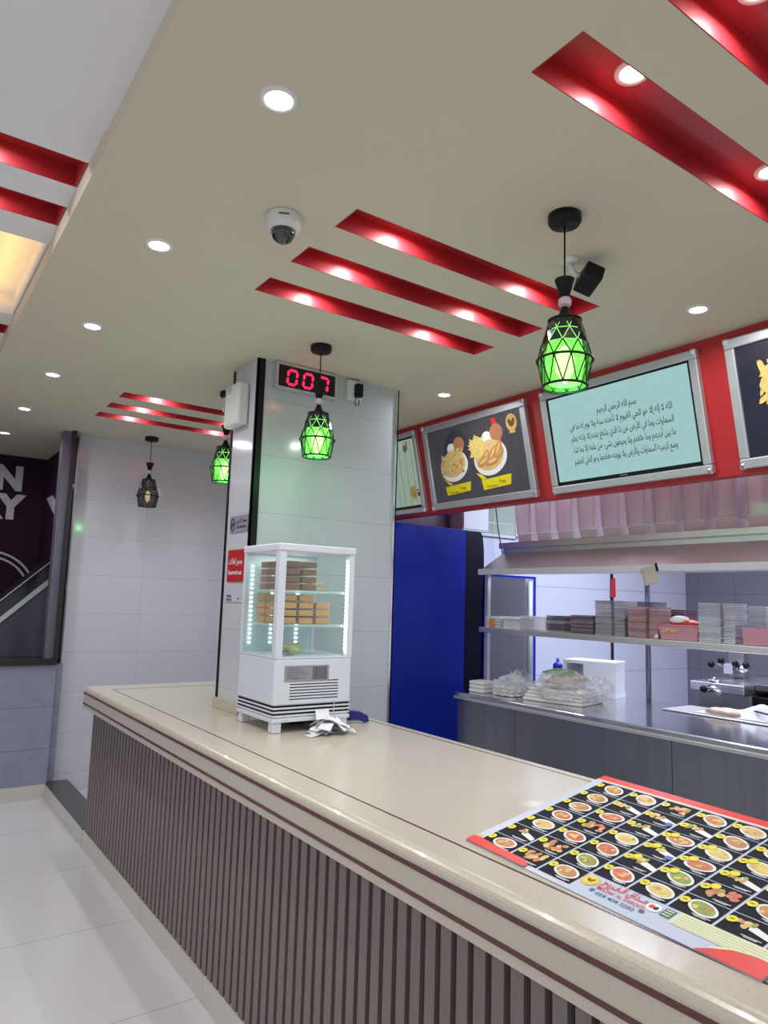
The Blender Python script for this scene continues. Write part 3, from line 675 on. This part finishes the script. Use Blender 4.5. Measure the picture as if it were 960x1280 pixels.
def dish(F, cx, cy, s, kind, seed):
    r = random.Random(seed)
    F(0, ell(cx, cy-.012*s, .115*s, .085*s, 30, rot=.18), 2); F(1, ell(cx-.005, cy, .100*s, .072*s, 26, rot=.18), 3)
    F(0, ell(cx-.005*s, cy+.085*s, .034*s, .030*s, 18), 2); F(4, ell(cx+.062*s, cy+.10*s, .044*s, .042*s, 22), 2.5)
    if kind == 0:
        for q in range(60): F(r.choice((1, 2, 1, 3)), ell(cx+r.uniform(-.105, .09)*s, cy+r.uniform(-.05, .075)*s, r.uniform(.010, .020)*s, r.uniform(.005, .011)*s, 8, rot=r.uniform(0, 3)), 4+q*.05)
    else:
        F(2, ell(cx-.085*s, cy+.045*s, .046*s, .050*s, 16), 3.5)
        for q in range(40):
            x, y, a = cx-.085*s+r.uniform(-.035, .035)*s, cy+.045*s+r.uniform(-.04, .045)*s, r.uniform(-.8, 1.2)
            F(2, ell(x, y, .030*s, .006*s, 8, rot=a), 4+q*.04)
        for q, (x, y, a) in enumerate(((-.035, -.01, .9), (.02, .005, .8), (.055, -.005, .6), (-.05, -.025, .4), (.01, -.032, .2), (.06, .02, 1.0))):
            F(3, ell(cx+x*s, cy+y*s, .046*s, .019*s, 14, rot=a), 6+q*.1); F(1, ell(cx+x*s+.004, cy+y*s+.004, .034*s, .008*s, 10, rot=a), 6.05+q*.1)
def pricetag(F, x, y, w, h): F(5, [(x-.01, y), (x+w, y+.012), (x+w+.012, y+h+.012), (x-.018, y+h)], 2)
t, T, Wd, Hh, wf = board(3.788, 2.831, 'framed menu board with two bowls of fried food on dark wood', 'menu_board', 'menu board', wood)
F = Flat(T)
F(8, ell(.32, Hh-.20, .125, .125, 28), 1)
F(9, [(.66, Hh-.06), (.70, Hh-.06), (.74, Hh-.25), (.70, Hh-.25)], 1)
dish(F, .275, .285, 1.18, 0, 1); dish(F, .615, .295, 1.28, 1, 2)
pricetag(F, .18, .085, .22, .058); pricetag(F, .53, .085, .23, .064)
F(5, [(.15, .20), (.21, .15), (.24, .155), (.20, .175)], 1.5); F(5, [(.47, .20), (.52, .15), (.56, .155), (.52, .185)], 1.5)
F(6, ell(.83, Hh-.115, .045, .052, 26), 2); F(7, [(.80, Hh-.10), (.815, Hh-.09), (.83, Hh-.11), (.845, Hh-.09), (.86, Hh-.10), (.85, Hh-.13), (.83, Hh-.145), (.81, Hh-.13)], 3); F(6, rect(.805, Hh-.178, .855, Hh-.165), 2)
F.b.build('food_print', FM, t)
for x, y in ((.29, .113), (.65, .116)): text(arabic('وجبة'), .032, 'logoD', 'lettering', t, T @ Matrix.Translation((x+.04, y+.012, .003)), width=.05); text('Chicken', .018, 'logoD', 'lettering', t, T @ Matrix.Translation((x-.05, y-.012, .003)), width=.09)
M['screen'] = emis('screen_mint', srgb(180, 224, 222), .76)
t, T, Wd, Hh, wf = board(2.714, 1.765, 'large lit screen showing five lines of black Arabic writing', 'text_screen', 'screen', 'screen', wf=.042)
F = Flat(T)
for r_ in (rect(wf, wf, Wd-wf, wf+.020), rect(wf, Hh-wf-.010, Wd-wf, Hh-wf), rect(wf, wf, wf+.012, Hh-wf), rect(Wd-wf-.012, wf, Wd-wf, Hh-wf)): F(0, r_, 1)
F.b.build('bezel', 'black', t)
LN = ['بسم الله الرحمن الرحيم', 'الله لا إله إلا هو الحي القيوم لا تأخذه سنة ولا نوم له ما في', 'السماوات وما في الأرض من ذا الذي يشفع عنده إلا بإذنه يعلم', 'ما بين أيديهم وما خلفهم ولا يحيطون بشيء من علمه إلا بما شاء', 'وسع كرسيه السماوات والأرض ولا يؤوده حفظهما وهو العلي العظيم']
for k, s in enumerate(LN):
    text(arabic(s), .046, 'ink', 'lettering', t, T @ Matrix.Translation((.485, Hh-.165-k*.062, .002)), width=.24 if k == 0 else .615, bold=.0005)
text('SAMSUNG', .011, 'alu', 'lettering', t, T @ Matrix.Translation((Wd/2, wf+.010, .002)), width=.045)
t, T, Wd, Hh, wf = board(1.636, .62, 'framed dark menu board with fries and a wrap at the right edge', 'menu_board', 'menu board', mat('dark_blue_print', srgb(30, 30, 52), .4, noise=7, amt=.8))
F = Flat(T); rr = random.Random(8)
F(0, [(.150, .26), (.165, .19), (.21, .175), (.42, .19), (.46, .30), (.30, .33), (.20, .275)], 3)
F(4, ell(.30, .245, .12, .055, 22, rot=.1), 4)
F(1, ell(.215, .345, .075, .085, 18), 4.5)
for q in range(60): F(2, ell(.22+rr.uniform(-.08, .06), .335+rr.uniform(-.05, .085), .040, .010, 8, rot=rr.uniform(.2, 2.4)), 5+q*.03)
for q in range(30): F(3 if q % 2 else 1, ell(.30+rr.uniform(-.1, .08), .28+rr.uniform(-.03, .03), .018, .012, 8, rot=rr.uniform(0, 3)), 7+q*.03)
F.b.build('food_print', FM, t)
t, T, Wd, Hh, wf = board(4.45, 3.868, 'pale green notice board half hidden behind the pillar edge', 'menu_board', 'menu board', emis('pale_sheet_glow', srgb(176, 196, 176), .62), wf=.035)  # pale printed sheet, its brightness added as a glow of its own
F = Flat(T)
F(2, rect(wf, wf, Wd-wf, wf+.02), 1); F(2, rect(wf, Hh-wf-.014, Wd-wf, Hh-wf), 1)
for x in (.30, .36, .43, .50): F(1, rect(x, .06, x+.004, Hh-.06), 1)
F(3, ell(.475, .145, .042, .048, 26), 2); F(4, [(.45, .16), (.475, .135), (.50, .16), (.475, .11)], 3)
F(3, rect(.455, Hh-.12, .475, Hh-.06), 2); F(4, ell(.44, Hh-.11, .02, .028, 14), 2)
F(2, rect(.515, .155, .545, .163), 2); F(2, rect(.52, .115, .545, .145), 2)
F.b.build('notice_print', ['bowl', mat('grey_green_print', srgb(140, 160, 146), .5, amt=.05), 'ink', 'logo', mat('teal_mark_print', srgb(110, 150, 170), .5, amt=.1)], t)
# ================================================================== KITCHEN: COOLERS, PASS, HOOD
t = thing('blue_cooler', (3.3, 4.3, 0), 'tall blue drinks cooler with a dark navy door, behind the counter', 'cooler')
MB().box((2.955, 4.10, .06), (3.64, 4.52, 2.055), bev=.008).build('cabinet', 'blue', t)
b = MB(); pr = [(3.641, 0), (3.80, 0), (3.818, .03), (3.825, .10), (3.826, .3)]
pts = [(3.642, 4.105, 2.05), (3.79, 4.105, 2.05), (3.815, 4.105, 2.02), (3.828, 4.105, 1.93), (3.832, 4.105, 1.80), (3.82, 4.105, 1.6), (3.812, 4.105, 1.2), (3.80, 4.105, .08), (3.642, 4.105, .08)]
b.prism(pts, (0, .41, 0)).build('door', 'navy', t)
MB().box((2.98, 4.12, .001), (3.62, 4.50, .06)).build('plinth', 'black', t)
t = thing('glass_door_cooler', (4.15, 4.3, 0), 'steel and glass door cooler with a blue edge behind the pass shelf', 'cooler')
MB().box((3.86, 4.13, .001), (4.44, 4.52, 1.73)).build('cabinet', 'blue', t)
MB().box((3.87, 4.10, .10), (4.285, 4.129, 1.71)).build('steel_door', mat('grey_glass_door', (.24, .24, .28), .22, .6, amt=.12, noise=2), t)
MB().box((4.29, 4.115, .10), (4.395, 4.129, 1.71)).build('door_edge', 'alu', t)
MB().tube([(4.33, 4.09, 1.69), (4.33, 4.09, .95)], .018, 10).build('handle', 'white', t)
# steel counter
t = thing('steel_counter', (3.74, 2.0, 0), 'long stainless steel work counter behind the service counter', 'counter')
b = MB(); b.box((3.276, -1.0, .868), (4.22, 3.795, ZS), bev=.006); b.build('worktop', 'steelT', t)
MB().box((3.276, -1.0, .852), (3.292, 3.795, .872), bev=.003).build('nosing', 'steel', t)
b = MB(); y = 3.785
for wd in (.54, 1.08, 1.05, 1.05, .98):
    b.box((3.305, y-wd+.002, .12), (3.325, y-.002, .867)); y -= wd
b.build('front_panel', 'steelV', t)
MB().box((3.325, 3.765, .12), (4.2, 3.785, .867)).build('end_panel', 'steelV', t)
MB().box((3.34, -.95, .001), (4.18, 3.74, .12)).build('plinth', 'black', t)
# pass shelf and hood
t = thing('pass_shelf', (3.7, 2.0, ZS), 'stainless steel pass frame with a heated hood and one long shelf on the steel counter', 'serving shelf')
MB().box((3.545, 3.755, ZS+.001), (3.575, 3.785, 1.705)).build('post', 'alu', t)
MB().tube([(4.13, 2.863, ZS+.001), (4.13, 2.863, 1.90)], .017, 12).build('post', mat('grey_post', srgb(96, 98, 116), .4, .4, amt=.1), t)
MB().box((3.545, .2, ZS+.001), (3.575, .23, 1.705)).build('post', 'alu', t)
MB().box((3.49, .2, 1.298), (3.86, 3.785, 1.334), bev=.004).build('shelf', 'steel', t)
b = MB(); b.prism([(3.50, .2, 1.735), (3.72, .2, 1.868), (3.72, .2, 1.905), (4.15, .2, 1.905), (4.15, .2, 1.73), (3.50, .2, 1.73)], (0, 3.585, 0)); b.build('hood', 'steel', t)
for y0, y1 in ((2.358, 3.792), (.2, 2.350)): MB().box((3.478, y0, 1.700), (3.512, y1, 1.742), bev=.007).build('lip', 'white', t)
MB().tube([(3.477, 2.354, 1.748), (3.474, 2.352, 1.735), (3.477, 2.347, 1.722), (3.475, 2.343, 1.705)], .006, 6).build('clip', 'black', t)
MB().box((3.69, .15, 1.900), (4.17, 3.80, 1.942), bev=.004).build('top_ledge', 'steel', t)
area('hood_lamp', (.1, .6, 1.695-ZS), .12, 6.5, (.80, .85, 1), shape='RECTANGLE', size_y=2.0, parent=t)
t = thing('order_ticket', (3.468, 2.39, 1.66), 'curled cream paper ticket hanging from the hood lip', 'ticket')
MB().sheet(lambda u, v: (3.455+.015*math.sin(v*2.6), 2.44-.085*u-.02*v, 1.725-.095*v+.02*(u-.5)), 6, 8).build('paper_strip', mat('cream_paper', srgb(200, 194, 180), .6, amt=.05), t, smooth=True, solid=.001)
# cable
tag(MB().tube([(4.30, 4.49, 2.60), (4.31, 4.48, 2.35), (4.33, 4.47, 2.15), (4.37, 4.46, 1.96), (4.40, 4.46, 1.80)], .006, 8).build('hanging_cable', 'greyink'), 'thin dark cable hanging against the white kitchen wall', 'cable')
tag(MB().box((3.22, 4.52, 1.98), (3.80, 4.545, 2.68)).box((3.79, 4.51, 1.98), (3.815, 4.545, 2.68)).build('wall_panel', mat('maroon_panel', srgb(96, 76, 92), .25, amt=.3)), 'dark maroon panel on the kitchen wall above the blue cooler', 'wall panel')
t = thing('wall_cabinet', (3.98, 4.45, 2.10), 'white box on the kitchen wall above the navy cooler door', 'cabinet')
MB().box((3.83, 4.36, 2.085), (4.11, 4.548, 2.40), bev=.006).build('body', 'white', t)
MB().box((3.835, 4.352, 2.10), (4.105, 4.359, 2.38)).build('door', 'white', t)
w2 = struct(MB().box((4.10, 4.52, 2.08), (4.62, 4.548, 2.10)).box((4.60, 4.52, 2.08), (4.62, 4.548, 2.70)).build('window_2', 'white'))
MB().box((4.115, 4.53, 2.10), (4.60, 4.546, 2.70)).build('pane', mat('pale_green_pane', srgb(176, 190, 176), .1, noise=3, amt=.12), w2)
MB().box((4.115, 4.526, 2.196), (4.60, 4.530, 2.204)).build('glazing_bar', 'alu', w2)
tag(MB().prism([(5.935, 4.53, 1.60), (5.99, 4.53, 1.60), (5.985, 4.53, 1.79), (5.945, 4.53, 1.775)], (0, -.02, 0)).build('red_tag', mat('red_plastic', srgb(206, 40, 60), .4, amt=.1)), 'small red strip hanging on the dark trim of the kitchen wall', 'tag')
# clear bins on the hood
M['bin'] = clear('clear_tub_red_reflection', (.97, .93, .94), .62, .12, (.82, .76, .78)); M['binbase'] = clear('frosted_tub_plastic', (.95, .95, .95), .35, .3, (.78, .76, .75))  # pink tint of the clear tubs stands in for the red bulkhead's reflection
def tub(y, label):
    t = thing('clear_tub', (3.83, y, 1.943), label, 'tub', 'clear tubs along the hood')
    z = 1.943
    def ring(h, f): hx, hy = .10*f, .082*f; return [(3.83-hx, y-hy, z+h), (3.83+hx, y-hy, z+h), (3.83+hx, y+hy, z+h), (3.83-hx, y+hy, z+h)]
    def shell(name, lv, m, cap):
        b = MB(); R = [[b.b.verts.new(p) for p in ring(*l)] for l in lv]
        for A, B in zip(R, R[1:]):
            for k in range(4): b.b.faces.new((A[k], A[(k+1) % 4], B[(k+1) % 4], B[k]))
        if cap: b.b.faces.new(R[0][::-1])
        return b.build(name, m, t, solid=.003)
    shell('frosted_base', [(.001, .74), (.060, .82)], 'binbase', True)
    shell('wall', [(.062, .86), (.36, 1.0)], 'bin', False)
    b = MB()
    for s1 in (-1, 1):
        b.tube([(3.83-.10*.86-.001, y+s1*.055, z+.065), (3.83-.10-.001, y+s1*.062, z+.36)], .0035, 6)
    b.build('corner_rib', 'bin', t)
    b = MB(); q = ring(.36, 1.0)
    b.tube(q, .006, 6, closed=True); b.build('rim', 'binbase', t)
    return t
ORD = ['leftmost', 'second from left', 'third from left', 'fourth from left', 'fifth from left', 'sixth from left', 'seventh from left', 'eighth from left', 'ninth from left', 'tenth from left', 'eleventh from left']
t0 = tub(3.60, 'clear plastic tub on the hood ledge, leftmost of the row')
for k in range(1, 11): dup(t0, Vector((0, -.187*k, 0)), 'clear plastic tub on the hood ledge, %s in the row' % ORD[k])
# ================================================================== THINGS ON THE PASS SHELF
ZSH = 1.3345
def carton_stack(x0, x1, y0, y1, n, cols, label, group, h=.0102, name='flattened_carton', jit=.002, seed=1):
    r = random.Random(seed); first = []
    ms = [mat('carton_board', srgb(*c), .6, noise=30, amt=.15) for c in cols]
    for i in range(n):
        dx, dy = r.uniform(-jit, jit), r.uniform(-jit, jit)
        k = r.randrange(len(ms))
        if k < len(first) and first[k]:
            o = first[k].copy(); C.objects.link(o); o.location = (dx, dy, i*h); continue
        while len(first) <= k: first.append(None)
        o = MB().box((x0, y0, ZSH+.0008), (x1, y1, ZSH+h-.0010)).build(name, ms[k])
        o.location = (dx, dy, i*h); tag(o, label, 'carton' if 'carton' in name else 'paper', group); first[k] = o
G1 = [(150, 146, 156), (136, 132, 144), (160, 156, 164)]
G2 = [(96, 92, 104), (84, 80, 92)]
R1 = [(172, 138, 140), (150, 116, 120), (160, 128, 130)]
R2 = [(96, 66, 74), (80, 54, 62)]
L1 = [(186, 188, 198), (170, 172, 186), (178, 180, 190)]
carton_stack(3.52, 3.64, 2.683, 2.798, 20, G1, 'grey flattened carton in the tall front stack left of the pink stacks', 'tall grey carton stack, front', seed=1)
carton_stack(3.54, 3.66, 2.606, 2.679, 20, G1, 'narrow grey flattened carton beside the tall grey front stack', 'narrow grey carton stack', seed=2)
carton_stack(3.69, 3.82, 2.52, 2.655, 20, G2, 'dark grey flattened carton in the stack behind the grey stacks', 'dark grey carton stack behind', seed=3)
carton_stack(3.52, 3.64, 2.452, 2.568, 17, R1, 'pinkish flattened carton in the wider front pink stack', 'wide pink carton stack', seed=4)
carton_stack(3.54, 3.66, 2.386, 2.447, 17, R1, 'pinkish flattened carton in the narrow stack beside the wide pink one', 'narrow pink carton stack', seed=5)
carton_stack(3.69, 3.82, 2.33, 2.49, 16, R2, 'dark maroon flattened carton in the stack behind the pink stacks', 'maroon carton stack behind', seed=6)
carton_stack(3.52, 3.66, 2.018, 2.136, 20, L1, 'pale grey flattened carton in the tall stack right of the pink basket', 'tall pale carton stack', seed=7)
carton_stack(3.54, 3.66, 1.952, 2.014, 20, L1, 'pale grey flattened carton in the narrow stack beside the tall pale one', 'narrow pale carton stack', seed=8)
carton_stack(3.70, 3.82, 1.88, 1.97, 19, L1, 'pale flattened carton in the stack set back behind the pale stacks', 'pale carton stack set back', seed=9)
carton_stack(3.52, 3.70, 3.035, 3.185, 10, G2+G1[:1], 'grey flattened carton in the low stack nearest the paper packs', 'low grey carton stack by the papers', seed=10)
carton_stack(3.52, 3.70, 2.815, 2.985, 11, G2+[(130, 112, 112)], 'grey flattened carton in the low stack beside the tall grey stack', 'low grey carton stack by the tall one', seed=11)
W1 = [(206, 208, 218), (192, 194, 208)]
carton_stack(3.52, 3.72, 3.60, 3.742, 4, W1, 'white paper pack with an orange patch at the left end of the shelf', 'white paper packs at the shelf end', h=.0195, name='paper_pack', jit=.003, seed=12)
carton_stack(3.54, 3.72, 3.43, 3.592, 5, W1, 'white paper pack in the flat stack second from the shelf end', 'white paper packs beside the end stack', h=.015, name='paper_pack', jit=.004, seed=13)
tag(MB().box((3.512, 3.655, ZSH+.004), (3.514, 3.70, ZSH+.058)).build('orange_label', mat('orange_print', srgb(214, 128, 48), .5, amt=.1)), 'orange paper label on the front of the white paper packs', 'label')
t = thing('clear_container', (3.60, 3.30, ZSH), 'clear plastic food container between the white papers and grey cartons', 'container')
MB().box((3.53, 3.205, ZSH+.001), (3.68, 3.42, ZSH+.082), bev=.008).build('tub', 'bin', t)
MB().box((3.525, 3.20, ZSH+.0825), (3.685, 3.425, ZSH+.09), bev=.003).build('lid', 'binbase', t)
t = thing('pink_basket', (3.62, 2.255, ZSH), 'translucent pink basket holding a red chip packet on the pass shelf', 'basket')
M['pinkp'] = clear('pink_plastic', (.95, .70, .74), .35, .25, (.66, .36, .44))
def tray(x0, x1, y0, y1, z0, z1, f=.9):
    b = MB(); cx, cy = (x0+x1)/2, (y0+y1)/2
    R = [[b.b.verts.new((cx+(x-cx)*k, cy+(y-cy)*k, z)) for x, y in ((x0, y0), (x1, y0), (x1, y1), (x0, y1))] for k, z in ((f, z0), (1, z1))]
    for k in range(4): b.b.faces.new((R[0][k], R[0][(k+1) % 4], R[1][(k+1) % 4], R[1][k]))
    b.b.faces.new(R[0][::-1]); return b
tray(3.52, 3.70, 2.14, 2.375, ZSH+.001, ZSH+.078).build('tray', 'pinkp', t, solid=.003)
MB().tube([(3.52, 2.14, ZSH+.078), (3.70, 2.14, ZSH+.078), (3.70, 2.375, ZSH+.078), (3.52, 2.375, ZSH+.078)], .004, 6, closed=True).build('rim', 'pinkp', t)
t = thing('chip_packet', (3.60, 2.28, ZSH+.06), 'red packet with a white dome and yellow lettering in the pink basket', 'packet')
MB().blob((3.61, 2.262, ZSH+.082), (.06, .098, .034), 3, .10).box((3.56, 2.26, ZSH+.012), (3.58, 2.355, ZSH+.07)).build('bag', mat('red_foil', srgb(206, 48, 30), .3, amt=.15), t)
MB().blob((3.585, 2.285, ZSH+.105), (.040, .055, .026), 4, .05).build('white_patch', 'paper', t)
text('OMAN', .030, mat('yellow_lettering', srgb(214, 190, 90), .4, amt=0), 'lettering', t, frame((3.519, 2.305, ZSH+.050), (0, -1, 0), (0, 0, 1)), width=.085, bold=.001)
for n, (y, r, lb) in enumerate(((2.393, .011, 'small white ball left of the pink basket on the pass shelf'), (2.20, .022, 'white ball inside the right end of the pink basket'))):
    tag(MB().blob((3.53 if n == 0 else 3.56, y, ZSH+(.001 if n == 0 else .006)+r), (r, r, r), n, .0, 3).build('white_ball', 'whitep'), lb, 'ball')
t = thing('pink_box', (3.60, 1.82, ZSH), 'open pink translucent box at the right end of the shelf view', 'box')
tray(3.52, 3.68, 1.72, 1.905, ZSH+.001, ZSH+.085, .98).build('tray', 'pinkp', t, solid=.003)
MB().box((3.535, 1.735, ZSH+.012), (3.665, 1.88, ZSH+.05)).build('napkins', 'pale', t)
# ================================================================== THINGS ON THE STEEL COUNTER
Zs = ZS+.001
M['film'] = clear('clear_film', (.98, .98, .98), .62, .12, (.86, .86, .88)); M['nap'] = mat('white_wrap', (.70, .69, .69), .5, noise=25, amt=.1, bump=.3)
def pack(name, c, r, m, label, seed, cat='bag', inner=None):
    t = thing(name, (c[0], c[1], Zs), label, cat)
    if inner: inner(t)
    return t
def crumple(c, r, seed, amp, freq=2.2):
    """creased film: faceted blob with ridged noise"""
    b = MB(); g = bmesh.ops.create_icosphere(b.b, subdivisions=4, radius=1)['verts']; off = Vector((seed*3.1, seed*1.7, seed))
    for v in g:
        d = 1+amp*(1-2*abs(mnoise.noise(v.co*freq+off)))+amp*.5*(1-2*abs(mnoise.noise(v.co*freq*2.3+off)))-amp*.6
        v.co = Vector((c[0]+v.co.x*r[0]*d, c[1]+v.co.y*r[1]*d, max(Zs+.001, c[2]+v.co.z*r[2]*d)))
    return b
t = thing('napkin_pack', (3.42, 3.70, Zs), 'small white napkin pack at the left end of the steel counter', 'napkins')
for k in range(3): MB().box((-.065, -.065, .0), (.065, .065, .025), frame((3.42, 3.665, Zs+k*.0255), (1, .05+.05*k, 0), (0, 1, 0)), bev=.008).build('napkin_stack', 'nap', t)
t = thing('plastic_bag', (3.50, 3.46, Zs), 'crumpled clear bag of white wraps with a peaked knot, left of the big bundle', 'bag')
for k in range(3): MB().box((-.07, -.085, .0), (.07, .085, .020), frame((3.47, 3.46, Zs+.001+k*.021), (1, .1-.1*k, 0), (0, 1, 0)), bev=.008).build('wraps', 'nap', t)
crumple((3.48, 3.455, Zs+.058), (.11, .115, .066), 21, .30).build('film', 'film', t)
b = MB(); rr = random.Random(2)
for k in range(8):
    a = k*.8; b.poly([(3.50, 3.43, Zs+.09), (3.50+.05*math.cos(a), 3.42+.05*math.sin(a), Zs+.165+.035*math.sin(3*k)), (3.50+.05*math.cos(a+.8), 3.42+.05*math.sin(a+.8), Zs+.13)])
b.build('knot', 'film', t)
t = thing('bread_bundle', (3.62, 3.10, Zs), 'large bundle of white wraps with a clear bag of flatbread and green printing on top', 'bread')
for k in range(4):
    MB().box((-.15, -.205+.008*k, 0), (.15, .205-.008*k, .020), frame((3.60+.008*k, 3.115, Zs+k*.0205), (.97, .22, 0), (-.22, .97, 0)), bev=.008).build('wrapped_bread', 'nap', t)
crumple((3.60, 3.10, Zs+.07), (.18, .225, .070), 33, .22, 2.8).build('film', 'film', t)
b = MB(); M['bread'] = mat('flatbread', srgb(206, 182, 142), .6, noise=30, amt=.25)
for k in range(4): b.lathe([(.10, 0), (.112, .006), (.10, .013)], (3.60+.01*k, 3.13-.012*k, Zs+.105+k*.0135), 24)
b.build('flatbread', 'bread', t)
b = MB(); rr = random.Random(6)
for k in range(9):
    a = rr.uniform(0, 6); h = .185
    b.tube([(3.59+.10*math.cos(a), 3.13+.11*math.sin(a), Zs+h-.012), (3.60+.05*math.cos(a+1), 3.13+.05*math.sin(a+1), Zs+h+.002), (3.60+.10*math.cos(a+2.2), 3.13+.11*math.sin(a+2.2), Zs+h-.012)], [.007, .013, .006], 6)
b.build('green_print', mat('green_bag_print', srgb(40, 140, 60), .4, amt=.3), t)
crumple((3.60, 3.12, Zs+.135), (.13, .145, .062), 41, .16).build('film', 'film', t)
crumple((3.74, 2.97, Zs+.085), (.08, .10, .07), 44, .3).build('film', 'film', t)
t = thing('foam_box', (4.07, 3.24, Zs), 'open white foam box standing on its side near the kitchen wall', 'box')
b = MB(); x0, x1, y0, y1, z0, z1 = 3.95, 4.17, 3.06, 3.42, Zs, Zs+.235; w_ = .022
Tb = Matrix.Translation((4.07, 3.24, 0)) @ Matrix.Rotation(.35, 4, 'Z') @ Matrix.Translation((-4.07, -3.24, 0))
b.box((x0, y0, z0), (x1, y1, z0+w_), Tb).box((x0, y0, z1-w_), (x1, y1, z1), Tb).box((x0, y1-w_, z0+w_), (x1, y1, z1-w_), Tb).box((x0+.001, y0+.001, z0+.001), (x1-.001, y0+.22, z1-.001), Tb).box((x1-w_, y0+.001, z0+.001), (x1-.0005, y1-.001, z1-.001), Tb)
b.build('shell', 'poly', t)
t = thing('blue_cap_bottle', (3.99, 3.50, Zs), 'white bottle with a bright blue flip cap behind the flatbread', 'bottle')
MB().lathe([(.034, 0), (.036, .01), (.036, .13), (.028, .15)], (3.99, 3.50, Zs), 20).build('body', 'white', t)
MB().lathe([(.033, .15), (.034, .185), (.024, .195), (.012, .20), (.010, .225), (.004, .23)], (3.99, 3.50, Zs), 20).build('cap', mat('bright_blue_cap', srgb(48, 52, 190), .3, amt=.05), t)
t = thing('food_tray', (4.06, 2.25, Zs), 'shallow steel tray with white wrapping and pink food at the back of the steel counter', 'tray')
MB().box((3.90, 1.75, Zs), (4.21, 2.62, Zs+.008), bev=.003).build('tray', 'steel', t)
b = MB(); rr = random.Random(12)
def heap(u, v):
    return (3.93+.25*u, 1.78+.66*v, Zs+.012+.035*math.sin(PI*u)*math.sin(PI*v)*(1+.8*math.sin(9*u+7*v)+.5*math.sin(17*v)) if 0 < u < 1 and 0 < v < 1 else Zs+.011)
b.sheet(heap, 14, 26).build('wrapping', 'paper', t, smooth=True, solid=.002)
MB().blob((3.985, 2.28, Zs+.03), (.05, .10, .018), 2, .2).build('food', mat('pink_food', srgb(226, 196, 176), .5, noise=40, amt=.2), t)
MB().box((-.09, -.008, 0), (.09, .008, .006), frame((3.97, 2.02, Zs+.055), (.3, .95, .05), (1, -.3, 0))).build('tongs', 'black', t)
# ================================================================== PRESSURE FRYER
t = thing('pressure_fryer', (5.0, 2.6, 0), 'steel pressure fryer with clamp arms and black ball knobs behind the pass', 'fryer')
M['fry'] = mat('dull_steel', (.46, .45, .46), .35, .85, noise=8, amt=.1)
MB().box((4.70, 2.50, .001), (5.40, 2.87, .955), bev=.006).build('body', 'fry', t)
MB().box((4.72, 2.20, .001), (5.40, 2.499, .95), bev=.004).build('well', 'black', t)
MB().box((4.68, 1.90, .001), (5.40, 2.199, .985), bev=.006).build('side_body', 'fry', t)
MB().box((4.62, 2.50, .956), (5.36, 2.88, 1.020), bev=.006).build('lid', mat('bluish_steel', (.55, .55, .60), .25, .9, amt=.06), t)
MB().box((4.75, 1.85, .986), (5.36, 2.499, 1.030), bev=.005).build('lid_plate', mat('dark_steel', (.20, .195, .22), .3, .8, amt=.1), t)
MB().box((5.14, 2.78, 1.02), (5.22, 2.89, 1.36), bev=.005).build('column', 'fry', t)
MB().box((5.03, 2.80, 1.05), (5.139, 2.87, 1.13), bev=.004).tube([(5.05, 2.95, 1.105), (5.05, 2.80, 1.115)], .010, 8).build('clamp_arm', 'chrome', t)
b = MB(); b.lathe([(.03, 0), (.03, .05), (.040, .06), (.040, .072), (.012, .08), (.012, .09)], (4.66, 2.72, .965), 20).tube([(4.60, 2.76, .965), (4.61, 2.71, .99), (4.61, 2.65, .945)], .012, 8)
b.build('spindle', 'chrome', t)
for x, y, z in ((4.58, 2.755, .975), (5.02, 2.955, 1.108), (5.02, 2.88, 1.142), (5.02, 2.775, 1.128), (5.02, 2.70, 1.124)):
    k = MB().blob((x, y, z), (.024, .024, .024), 1, 0, 3).build('knob', 'black', t)
    MB().tube([(x, y, z), (x+.05, y-.015, z-.02)], .006, 6).build('stem', 'chrome', k)
MB().blob((5.04, 2.735, 1.095), (.03, .045, .028), 2, 0, 3).build('valve', 'chrome', t)
# ================================================================== ESCALATOR BEYOND THE OPENING
t = thing('escalator', (.8, 6.4, 0), 'dark escalator side with a sloping handrail beyond the left opening', 'escalator')
def ez(x, off): return 1.44+(x-.80)*.95+off
xs = (-1.0, 1.18)
MB().prism([(.48, 6.40, .96), (xs[1], 6.40, .96), (xs[1], 6.40, ez(xs[1], -.17)), (.48, 6.40, .965)], (0, .3, 0)).build('side_panel', mat('dark_slate_panel', srgb(78, 78, 92), .5, noise=4, amt=.2), t)
def band(o0, o1, y, d, name, m): MB().prism([(.2, y, ez(.2, o0)), (xs[1], y, ez(xs[1], o0)), (xs[1], y, ez(xs[1], o1)), (.2, y, ez(.2, o1))], (0, d, 0)).build(name, m, t)
band(-.215, -.165, 6.385, .3, 'skirt_band', 'alu'); band(-.165, -.02, 6.42, .012, 'balustrade', mat('dark_glass', (.03, .032, .045), .1, amt=.1))
band(-.02, .02, 6.39, .07, 'handrail', 'black'); band(-.03, -.02, 6.385, .08, 'rail_channel', 'alu')
